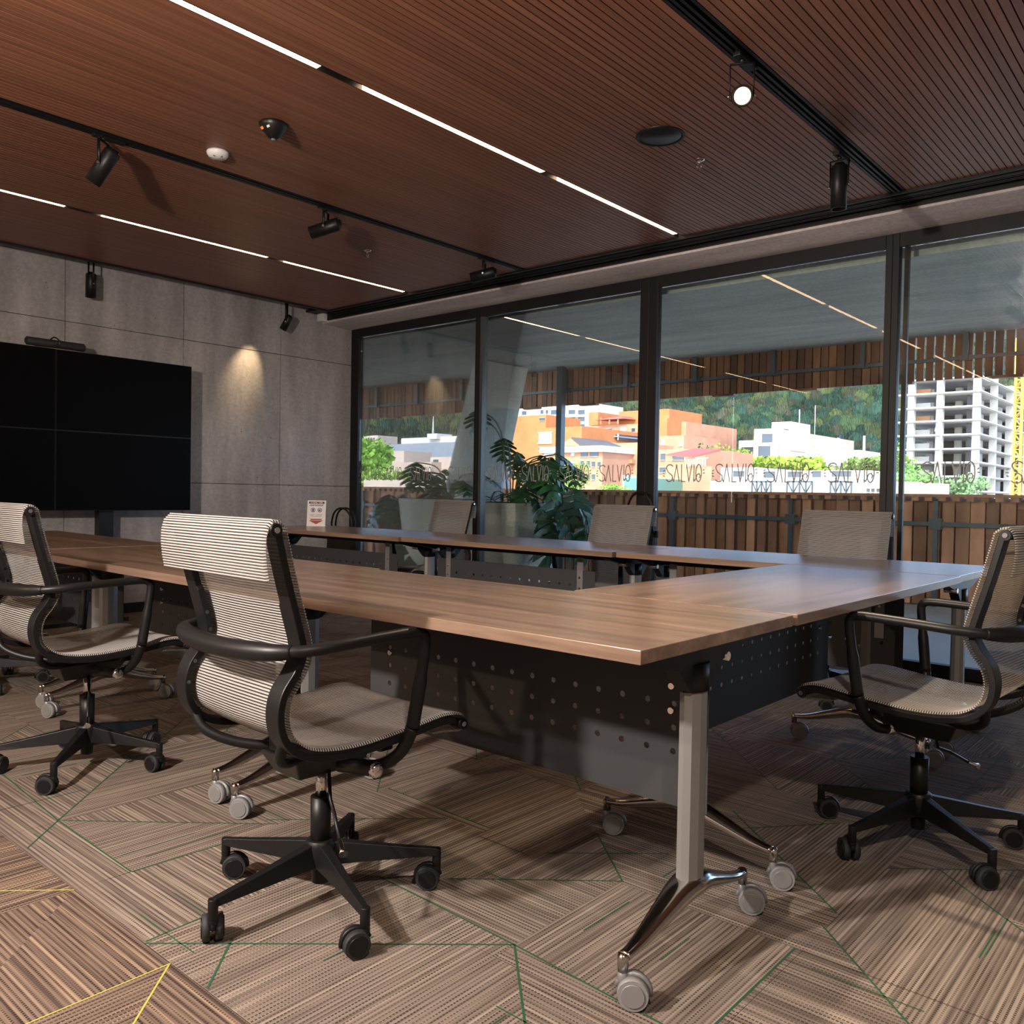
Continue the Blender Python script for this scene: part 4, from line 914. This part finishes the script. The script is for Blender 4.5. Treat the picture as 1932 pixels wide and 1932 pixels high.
# orange brick tower block, left
b1 = thing('brick_building', 'tall plain orange brick building right behind the leaning column', 'building')
block(966, 1094, 807, 1000, 92, 14, 'orangebrick', b1)
block(972, 1030, 784, 810, 93, 8, 'orangebrick', b1)
wins(b1, 92, [(1017, 1041, 817, 836), (1050, 1060, 818, 828)], 'paleglass'); wins(b1, 92, [(1017, 1026, 844, 850)])
wins(b1, 93, [(1018, 1028, 789, 794)])
# white balcony tower behind
b2 = thing('balcony_building', 'pale apartment tower with dark balconies behind the orange building', 'building')
block(975, 1110, 764, 900, 140, 12, 'cream', b2)
rr_ = []
for fy in (774, 787, 801):
    for fx in (1040, 1073, 1091): rr_.append((fx, fx+12, fy, fy+8))
wins(b2, 140, rr_); wins(b2, 140, [(1020, 1025, 774, 781), (1030, 1034, 774, 781), (985, 993, 776, 783)])
for fy in (784, 797, 811):
    a = at(1038, fy, 138.6); c = at(1086, fy+2.2, 138.6); MB().bx(a.x, c.x, 138.6, 140, c.z, a.z).obj('balcony', M['whitewall'], b2)
# terraced orange building with roof garden
b3 = thing('terraced_building', 'stepped orange apartment building with a roof garden and awning', 'building')
block(1103, 1290, 800, 1000, 110, 16, 'pinkbrick', b3)
block(1168, 1262, 774, 805, 112, 10, 'orangebrick', b3); block(1111, 1128, 778, 802, 112, 8, 'orangebrick', b3)
block(1243, 1258, 790, 830, 106, 8, 'orangebrick', b3); block(1245, 1288, 822, 930, 104, 10, 'pinkbrick', b3)
wins(b3, 110, [(1114, 1120, 811, 817), (1129, 1134, 810, 816), (1147, 1153, 809, 816), (1192, 1198, 808, 815), (1114, 1120, 826, 832), (1192, 1206, 824, 831)])
wins(b3, 110, [(1170, 1181, 806, 813), (1170, 1181, 822, 829)], 'paleglass')
wins(b3, 104, [(1248, 1254, 829, 839), (1281, 1287, 837, 842), (1248, 1256, 855, 868)], 'paleglass')
a = at(1126, 793, 109); c = at(1180, 788, 109)
MB().hexa([(a.x, 108.5, a.z), (c.x, 108.5, a.z), (c.x, 113, a.z+.1), (a.x, 113, a.z+.1), (a.x+1, 109, c.z), (c.x-1, 109, c.z+.3), (c.x-1, 112.5, c.z+.4), (a.x+1, 112.5, c.z+.2)]).obj('awning', M['redroof'], b3)
for q in (1134, 1150, 1166): p = at(q, 800, 108.8); MB().bx(p.x-.1, p.x+.1, 108.7, 108.9, p.z, p.z+1.0).obj('awning_post', M['boards'], b3)
# lower brick house with pediment and white band
b4 = thing('gabled_building', 'brick building with a white band, dark gabled roof and arched windows', 'building')
block(1021, 1134, 852, 1000, 78, 9, 'pinkbrick', b4)
block(1018, 1136, 842, 852, 77.4, 9, 'whitewall', b4, 'parapet_band')
a = at(1050, 842, 78); b = at(1134, 842, 78); c = at(1077, 827, 78)
MB().prism([(a.x, a.z), (at(1094, 842, 78).x, a.z), (c.x, c.z)], lambda x, z, t: Vector((x, 78+t, z)), 9).obj('gable', M['pinkbrick'], b4)
p0 = at(1077, 827, 77.9); p1 = at(1096, 842, 77.9)
MB().hexa([(p0.x, 78, p0.z), (p1.x, 78, p1.z), (b.x, 82, p1.z), (b.x-2, 82, p0.z-.3), (p0.x, 78, p0.z+.15), (p1.x, 78, p1.z+.15), (b.x, 82, p1.z+.15), (b.x-2, 82, p0.z-.1)]).obj('roof', M['darkroof'], b4)
wins(b4, 78, [(1027, 1046, 853, 859), (1052, 1064, 853, 860), (1078, 1084, 853, 860)], 'paleglass')
wins(b4, 78, [(1096, 1109, 853, 862), (1113, 1129, 853, 861)])
wins(b4, 78, [(1096, 1101.5, 870, 880), (1107, 1112.5, 870, 880), (1117, 1122.5, 871, 881), (1128, 1133, 872, 881), (1096, 1101.5, 894, 905), (1107, 1112.5, 894, 905), (1117, 1122.5, 895, 905)])
wins(b4, 78, [(1030, 1036, 871, 881), (1044, 1050, 871, 881), (1077, 1084, 870, 880)], 'paleglass')
# glazed roof terrace and brick back
b5 = thing('low_building', 'small brick building with balconies and white framed openings left of the thick post', 'building')
block(1134, 1200, 836, 1000, 84, 8, 'pinkbrick', b5); block(1134, 1192, 867, 874, 83.2, 8, 'boards', b5, 'balcony')
wins(b5, 84, [(1148, 1160, 852, 862), (1168, 1176, 854, 863), (1182, 1189, 855, 864)]); wins(b5, 84, [(1142, 1160, 878, 892), (1165, 1176, 878, 890)]); wins(b5, 84, [(1144, 1160, 900, 914)])
o = block(1148, 1180, 896, 1000, 82, 2, 'whitewall', b5, 'white_wing'); wins(b5, 82, [(1145, 1159, 901, 914)])
gl = thing('glazed_terrace', 'grey glazed rooftop conservatory on the terraced building', 'building')
block(1092, 1168, 821, 830, 100, 5, 'win', gl, 'glazing'); a = at(1090, 820, 99.8); c = at(1168, 825, 99.8)
MB().hexa([(a.x, 99.5, a.z-.15), (c.x, 99.5, c.z), (c.x, 105, c.z), (a.x, 105, a.z-.15), (a.x, 99.5, a.z), (c.x, 99.5, c.z+.15), (c.x, 105, c.z+.2), (a.x, 105, a.z)]).obj('roof', M['greyshed'], gl)
for q in range(1094, 1168, 8): p = at(q, 830, 99.9); MB().bx(p.x-.06, p.x+.06, 99.8, 100, p.z, p.z+.9).obj('mullion', M['whitewall'], gl)
# red awning house right of thick post
b6 = thing('red_awning_house', 'pink brick house with a red awning right of the thick window post', 'building')
block(1222, 1340, 880, 1000, 66, 10, 'pinkbrick', b6); block(1222, 1330, 848, 885, 72, 10, 'pinkbrick', b6)
a = at(1262, 858, 65.5); c = at(1312, 862, 65.5)
MB().hexa([(a.x, 65, a.z-.1), (c.x, 65, c.z-.1), (c.x, 70, c.z+.7), (a.x, 70, a.z+.6), (a.x, 65, a.z), (c.x, 65, c.z), (c.x, 70, c.z+.9), (a.x, 70, a.z+.8)]).obj('awning', M['redroof'], b6)
wins(b6, 72, [(1247, 1255, 856, 868), (1270, 1290, 861, 868)]); wins(b6, 66, [(1245, 1256, 882, 892), (1243, 1256, 905, 913)])
ra = MB(); p = at(1295, 880, 65.8)
for k in range(8): ra.bx(p.x+k*.26, p.x+k*.26+.05, 65.7, 65.8, p.z, p.z+.7)
ra.bx(p.x, p.x+2.1, 65.7, 65.8, p.z+.66, p.z+.74).obj('railing', M['whitewall'], b6)
ge = tag(block(1178, 1216, 902, 1000, 60, 6, 'glassgreen', None, 'green_glass_box')[0], 'green glass box building low beside the thick window post', 'building')
# white modern house
b7 = thing('modern_house', 'pale cubic modern house with dark windows in front of the forest', 'building')
block(1394, 1424, 831, 1000, 118, 14, 'cream', b7); block(1423, 1460, 809, 1000, 116, 31, 'beige', b7); block(1456, 1492, 796, 850, 121, 7, 'cream', b7)
block(1423, 1460.5, 809, 1000, 115.6, .38, 'cream', b7, 'front_wall')
wins(b7, 118, [(1400, 1421, 844, 858)]); wins(b7, 118, [(1403, 1421, 868, 880)]); wins(b7, 115.6, [(1438, 1457, 819, 835)]); wins(b7, 115.6, [(1431, 1453, 842, 864)]); wins(b7, 115.6, [(1431, 1453, 867, 884)])
p = at(1460, 862, 116); sidewins(b7, p.x, 118, 126, 2, [p.z, p.z+3.0], 1.2, .4); sidewins(b7, p.x, 139, 145, 1, [p.z+3.6], 1.1, .3)
ms = MB(); p = at(1508, 797, 130); ms.cyl((p.x, 130, p.z-2), (p.x, 130, p.z+2), .09, n=6); p = at(1537, 820, 130); ms.cyl((p.x, 130, p.z-1.5), (p.x, 130, p.z+4.5), .05, n=6).obj('mast', M['whitewall'], b7)
# long white hall with skylight
b8 = thing('hall_building', 'long low white hall with a sloping grid skylight', 'building')
block(1520, 1618, 850, 1000, 100, 10, 'whitewall', b8); a = at(1512, 876, 94); c = at(1592, 855, 100)
MB().hexa([(a.x, 94, a.z-.2), (at(1590, 876, 94).x, 94, a.z-.2), (c.x, 100, c.z-.2), (at(1526, 855, 100).x, 100, c.z-.2), (a.x, 94, a.z), (at(1590, 876, 94).x, 94, a.z), (c.x, 100, c.z), (at(1526, 855, 100).x, 100, c.z)]).obj('skylight', M['paleglass'], b8)
mu_ = MB()
for k in range(11):
    q0 = at(1512+7.8*k, 876, 93.9); q1 = at(1526+6.6*k, 855, 99.9); mu_.tube([q0, q1], .05, 4)
for k in range(4):
    q0 = at(1512+14*k/3, 876-21*k/3, 94+2*k); q1 = at(1590+2*k/3, 876-21*k/3, 94+2*k); mu_.tube([q0, q1], .05, 4)
mu_.obj('glazing_bar', M['whitewall'], b8)
ds = MB(); p = at(1583, 842, 100); ds.lathe([(0, 0), (.5, .15), (.9, .5), (.86, .52), (.5, .2), (0, .05)], p, 14, Matrix.Rotation(.9, 3, 'Y')); ds.cyl((p.x+2.5, 101, p.z-2), (p.x+2.5, 101, p.z+1.2), .14, n=6).obj('dish', M['whitewall'], b8)
b9 = thing('low_white_building', 'low white building with dark openings just above the parapet', 'building')
block(1360, 1640, 888, 1000, 58, 8, 'whitewall', b9); block(1360, 1430, 882, 889, 60, 8, 'paleglass', b9, 'roof')
wins(b9, 58, [(1384, 1404, 889, 900), (1442, 1462, 890, 902), (1487, 1512, 890, 901), (1533, 1549, 889, 901), (1570, 1606, 889, 900)])
b10 = thing('cream_building', 'long cream building front along the bottom of the view', 'building')
block(1340, 1728, 908, 1000, 46, 6, 'beige', b10); wins(b10, 46, [(1636, 1641, 922, 929), (1645, 1650, 922, 929), (1655, 1660, 922, 929), (1664, 1669, 923, 929)])
for k, (q0, q1) in enumerate(((1418, 1454), (1484, 1532), (1566, 1606))):
    a = at(q0, 930, 40); b = at(q1, 908, 40); fr = MB(); n = 4
    fr.bx(a.x, b.x, 40, 40.08, b.z-.06, b.z+.02)
    for j in range(n+1): xx = a.x+(b.x-a.x)*j/n; fr.bx(xx-.03, xx+.03, 40, 40.08, -20, b.z)
    for j in range(n): x0 = a.x+(b.x-a.x)*j/n; x1 = a.x+(b.x-a.x)*(j+1)/n; fr.tube([(x0, 40.04, a.z if j % 2 else b.z), (x1, 40.04, b.z if j % 2 else a.z)], .03, 4)
    tag(fr.obj('steel_trestle', M['steel']), ['dark steel rooftop trestle, leftmost of the three above the cream building', 'dark steel rooftop trestle, middle of the three above the cream building', 'dark steel rooftop trestle, rightmost of the three above the cream building'][k], 'trestle')
b11 = thing('hillside_house', 'red-brown house with a pale roof at the foot of the forest beside the right post', 'building')
block(1612, 1665, 868, 930, 120, 8, 'pinkbrick', b11); block(1612, 1640, 854, 868, 122, 8, 'greyshed', b11); block(1640, 1662, 860, 870, 121, 6, 'orangebrick', b11); wins(b11, 122, [(1616, 1636, 857, 864)], 'paleglass')
b12 = thing('hillside_house', 'small cream and orange houses at the foot of the forest left of the modern house', 'building')
block(1340, 1395, 860, 900, 125, 8, 'cream', b12); block(1362, 1390, 853, 870, 128, 8, 'orangebrick', b12); block(1342, 1358, 855, 862, 127, 6, 'whitewall', b12); wins(b12, 125, [(1345, 1349, 864, 870)])
# left side: grey shed, cream houses
b13 = thing('grey_warehouse', 'long grey clad warehouse left of the leaning column', 'building')
block(720, 880, 836, 1000, 105, 20, 'greyshed', b13); block(757, 905, 824, 837, 112, 10, 'whitewall', b13, 'roof')
block(806, 824, 818, 828, 111, 4, 'whitewall', b13, 'roof_box'); p = at(817, 818, 111); MB().cyl((p.x, 111, p.z), (p.x, 111, p.z+3.4), .22, .02, 8).obj('spire', M['whitewall'], b13)
b14 = thing('cream_house', 'small cream house with a window in front of the grey warehouse', 'building')
block(812, 870, 862, 1000, 88, 8, 'cream', b14); block(717, 812, 872, 1000, 86, 8, 'beige', b14); wins(b14, 88, [(818, 827, 867, 876)]); block(738, 762, 851, 873, 90, 6, 'cream', b14)
b15 = thing('far_tower', 'tiny cream tower at the left edge beside the green tree', 'building')
block(686, 712, 822, 900, 130, 6, 'cream', b15); wins(b15, 130, [(694+5*k, 697+5*k, 826+8*j, 830+8*j) for k in range(3) for j in range(3)])
sl_ = tag(block(686, 860, 905, 1000, 34, 3, 'cream', None, 'garden_wall')[0], 'sunlit pale garden wall below the green tree', 'wall')

# unfinished concrete frame tower
b16 = thing('unfinished_tower', 'unfinished concrete tower frame with stacked white-edged floors', 'building')
YT = 150; fl = [714, 741, 768, 793.5, 820, 846.5, 872, 898, 925]
A0 = at(1690, 800, YT).x; A1 = at(1847, 800, YT).x; D = 34
for k, fy in enumerate(fl):
    zc = at(1775, fy, YT).z
    MB().bx(A0, A1, YT, YT+D, zc-.22, zc+.08).obj('floor_slab', M['slab'], b16)
    [MB().bx(*q, zc-.16, zc+.04).obj('slab_edge', M['slab'], b16) for q in ((A0-.3, A1+.3, YT-.35, YT-.1), (A1+.1, A1+.35, YT-.1, YT+D))]
zt = at(1775, 714, YT).z; zb_ = -20
for px_ in (1716, 1770, 1843):
    xx = min(at(px_, 800, YT).x, A1-.6)
    for yy in (YT+.5, YT+12, YT+24): MB().bx(xx-.5, xx+.5, yy, yy+1.0, zb_, zt-(0 if px_ < 1800 else -1)).obj('column', M['slab'], b16)
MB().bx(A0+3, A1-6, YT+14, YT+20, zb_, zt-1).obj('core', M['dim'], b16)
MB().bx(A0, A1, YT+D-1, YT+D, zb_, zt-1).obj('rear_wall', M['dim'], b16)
for k in range(1, len(fl)):
    zc = at(1775, fl[k], YT).z; zu = at(1775, fl[k-1], YT).z
    MB().bx(A0+1, A1-8, YT+3, YT+3.3, zc+.2, zc+1.1).obj('guard_board', M['boards' if k in (1, 3, 8) else 'slab'], b16)
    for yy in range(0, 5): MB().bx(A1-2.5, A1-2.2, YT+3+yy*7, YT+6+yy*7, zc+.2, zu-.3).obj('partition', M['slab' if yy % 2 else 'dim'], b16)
cr_ = thing('tower_crane', 'yellow lattice mast of a tower crane beside the unfinished tower', 'crane')
YK = 120; p0 = at(1913, 800, YK); p1 = at(1926, 800, YK); zk0, zk1 = -20, at(1919, 560, YK).z
lm = MB(); wk = p1.x-p0.x
for xx in (p0.x, p1.x):
    for yy in (YK, YK+wk): lm.bx(xx-.09, xx+.09, yy-.09, yy+.09, zk0, zk1)
lm.obj('mast_leg', M['crane'], cr_)
la = MB(); z = zk0; k = 0
while z < zk1-1:
    for yy in (YK, YK+wk):
        la.tube([(p0.x if k % 2 else p1.x, yy, z), (p1.x if k % 2 else p0.x, yy, z+.95)], .06, 4); la.bx(p0.x, p1.x, yy-.05, yy+.05, z-.04, z+.04)
    la.tube([(p1.x, YK, z), (p1.x, YK+wk, z+.95)], .06, 4); z += .95; k += 1
la = la.obj('lattice', M['crane'], cr_); la['kind'] = 'stuff'
b17 = thing('brick_block', 'brick apartment block behind the crane at the right edge', 'building')
block(1868, 1990, 815, 1000, 210, 10, 'pinkbrick', b17)
wins(b17, 210, [(1872+k*16, 1882+k*16, y, y+8) for k in range(6) for y in (838, 862, 888)], 'paleglass')
sh = tag(MB().tube([at(1776, 819, 60), at(1776, 812, 60)], .12, 6).lathe([(0, 0), (.35, .04), (.52, .16), (.5, .2), (0, .06)], at(1775, 802, 60), 16, Matrix.Rotation(-1.2, 3, 'Y') @ Matrix.Rotation(.4, 3, 'X')).obj('satellite_dish', M['whitewall']), 'white satellite dish in front of the unfinished tower', 'satellite dish')
MB().cyl(at(1776, 812, 60), Vector((at(1776, 812, 60).x, 60, -20)), .06, n=6).obj('mast', M['whitewall'], sh)

# trees: crowns of many small leaf clumps
def tree(px, py, Y, rad, hz, green, lab, seed, n=1500, name='leafy_tree'):
    r_ = random.Random(seed); c = at(px, py, Y); t = thing(name, lab, 'tree', (c.x, c.y, -20))
    mb = MB(); cols = []; zz = c.z+20
    blobs = [(r_.uniform(-.6, .6)*rad, r_.uniform(-.6, .6)*rad, r_.uniform(-.5, .5)*hz, r_.uniform(.35, .6)) for _ in range(9)]
    for k in range(n):
        bx_, by_, bz_, br = r_.choice(blobs); th = r_.uniform(0, 2*pi); u = r_.uniform(-1, 1); q = sqrt(1-u*u); br = br*r_.uniform(.62, 1.12)
        p = Vector((bx_+q*cos(th)*br*rad, by_+q*sin(th)*br*rad, zz+bz_+u*br*hz)); s_ = rad*.06*r_.uniform(.5, 1.5)
        d1 = Vector((r_.gauss(0, 1), r_.gauss(0, 1), r_.gauss(0, 1))).normalized(); d2 = d1.orthogonal().normalized()
        ids = [mb.vert(p+d1*s_), mb.vert(p+d2*s_*.7), mb.vert(p-d1*s_), mb.vert(p-d2*s_*.7)]; mb.face(ids)
        g = r_.uniform(.55, 1.3); cols += [(green[0]*g, green[1]*g, green[2]*g, 1)]*4
    o = mb.obj('crown', M['crown'], t); ca = o.data.color_attributes.new('Col', 'FLOAT_COLOR', 'POINT')
    ca.data.foreach_set('color', [x for c_ in cols for x in c_]); o['kind'] = 'stuff'
    MB().tube([(0, 0, 0), (.02*rad, 0, zz*.6), (0, 0, zz)], [rad*.09, rad*.07, rad*.03], 8).obj('trunk', M['dim'], t)
tree(700, 880, 40, 3.0, 2.6, (.22, .42, .06), 'bright green tree outside the leftmost window', 1, 2600)
tree(740, 905, 38, 1.8, 1.0, (.26, .42, .08), 'low yellow-green shrubbery right of the bright tree', 2, 1400, 'shrub')
tree(1073, 905, 60, 1.8, 2.2, (.16, .33, .07), 'green tree in front of the gabled brick building', 3, 1200)
tree(1352, 885, 90, 3.2, 3.0, (.07, .14, .04), 'dark green tree left of the modern house', 4, 1500)
tree(1378, 872, 95, 2.6, 2.0, (.22, .30, .05), 'olive green tree touching the modern house', 5, 1200)
tree(1478, 876, 92, 4.8, 1.1, (.26, .36, .05), 'long yellow-green hedge below the modern house', 6, 1500, 'hedge')
tree(1650, 885, 70, 3.0, 1.6, (.14, .20, .05), 'brownish green tree left of the right window post', 7, 1300)
tree(1712, 893, 70, 1.7, 2.6, (.20, .42, .08), 'fresh green tree just right of the right window post', 8, 1400)
tree(1735, 915, 62, 1.7, 1.4, (.20, .40, .10), 'low green tree in front of the unfinished tower', 9, 1200)
tree(1800, 918, 66, 2.2, 1.0, (.20, .32, .14), 'pale palm-like tree at the foot of the unfinished tower', 10, 1000)
tree(1160, 922, 50, 1.2, .5, (.24, .40, .08), 'small yellow-green bush above the parapet beside the thick post', 12, 600, 'shrub')

# forested hillside
import numpy as np
def hillside():
    rs = np.random.RandomState(5)
    nx, ny = 1500, 400
    # in (azimuth, distance) grid so the far canopy is evenly resolved
    az = np.linspace(radians(6), radians(74), nx); dist = 230*(1.9**np.linspace(0, 1, ny))
    A, Dd = np.meshgrid(az, dist); X = -Dd*np.sin(A); Y = Dd*np.cos(A)
    base = -16+(Dd-230)*.42*(1+.10*np.sin(A*5)+.06*np.sin(A*11+1))
    cell = 3.3; gx = np.floor(X/cell).astype(int); gy = np.floor(Y/cell).astype(int)
    tbl = rs.rand(256, 256, 4); best = np.full(X.shape, -9.); col = np.zeros(X.shape+(3,))
    pal = np.array([(.026, .046, .024), (.034, .056, .025), (.016, .034, .022), (.052, .064, .026), (.022, .044, .030), (.042, .046, .028)])
    for dx in (-1, 0, 1):
        for dy in (-1, 0, 1):
            cx, cy = gx+dx, gy+dy; tb = tbl[cx % 256, cy % 256]
            px_ = (cx+tb[..., 0])*cell; py_ = (cy+tb[..., 1])*cell; R_ = cell*(.55+.35*tb[..., 2])
            d2 = ((X-px_)**2+(Y-py_)**2)/R_**2; hgt = np.where(d2 < 1, np.sqrt(np.clip(1-d2, 0, 1))*R_*1.25+tb[..., 3]*2.2, -9)
            up_ = hgt > best; best = np.where(up_, hgt, best)
            ci = (tb[..., 3]*5.99).astype(int); cc = pal[ci]*(.75+.6*tb[..., 2:3]); col = np.where(up_[..., None], cc, col)
    col = np.where((best < -1)[..., None], np.array([.02, .045, .025]), col)
    low = np.sin(X*.11+1.3*np.sin(Y*.07))*np.cos(Y*.09+X*.03); Z = base+np.maximum(best, -1)+rs.rand(ny, nx)*1.3+low*2.2; col = col*(1+.22*low[..., None])
    col *= (.8+.4*rs.rand(ny, nx, 1)); haze = np.clip((Dd-230)/600, 0, .35)[..., None]; haze = haze*0
    v = np.stack([X, Y, Z], -1).reshape(-1, 3); idx = np.arange(nx*ny).reshape(ny, nx)
    f = np.stack([idx[:-1, :-1], idx[1:, :-1], idx[1:, 1:], idx[:-1, 1:]], -1).reshape(-1, 4)
    me = bpy.data.meshes.new('forest'); me.vertices.add(len(v)); me.vertices.foreach_set('co', v.ravel())
    me.loops.add(f.size); me.loops.foreach_set('vertex_index', f.ravel().astype(np.int32)); me.polygons.add(len(f))
    me.polygons.foreach_set('loop_start', np.arange(0, f.size, 4, dtype=np.int32)); me.update(calc_edges=True); me.validate()
    ca = me.color_attributes.new('Col', 'FLOAT_COLOR', 'POINT'); c4 = np.concatenate([col.reshape(-1, 3), np.ones((nx*ny, 1))], 1)
    ca.data.foreach_set('color', c4.ravel()); me.materials.append(M['hill'])
    me.polygons.foreach_set('use_smooth', np.zeros(len(f), dtype=bool))
    o = bpy.data.objects.new('forested_hillside', me); COL.objects.link(o)
    tag(o, 'steep green forested hillside filling the view behind the buildings', 'forest', kind='stuff')
hillside()
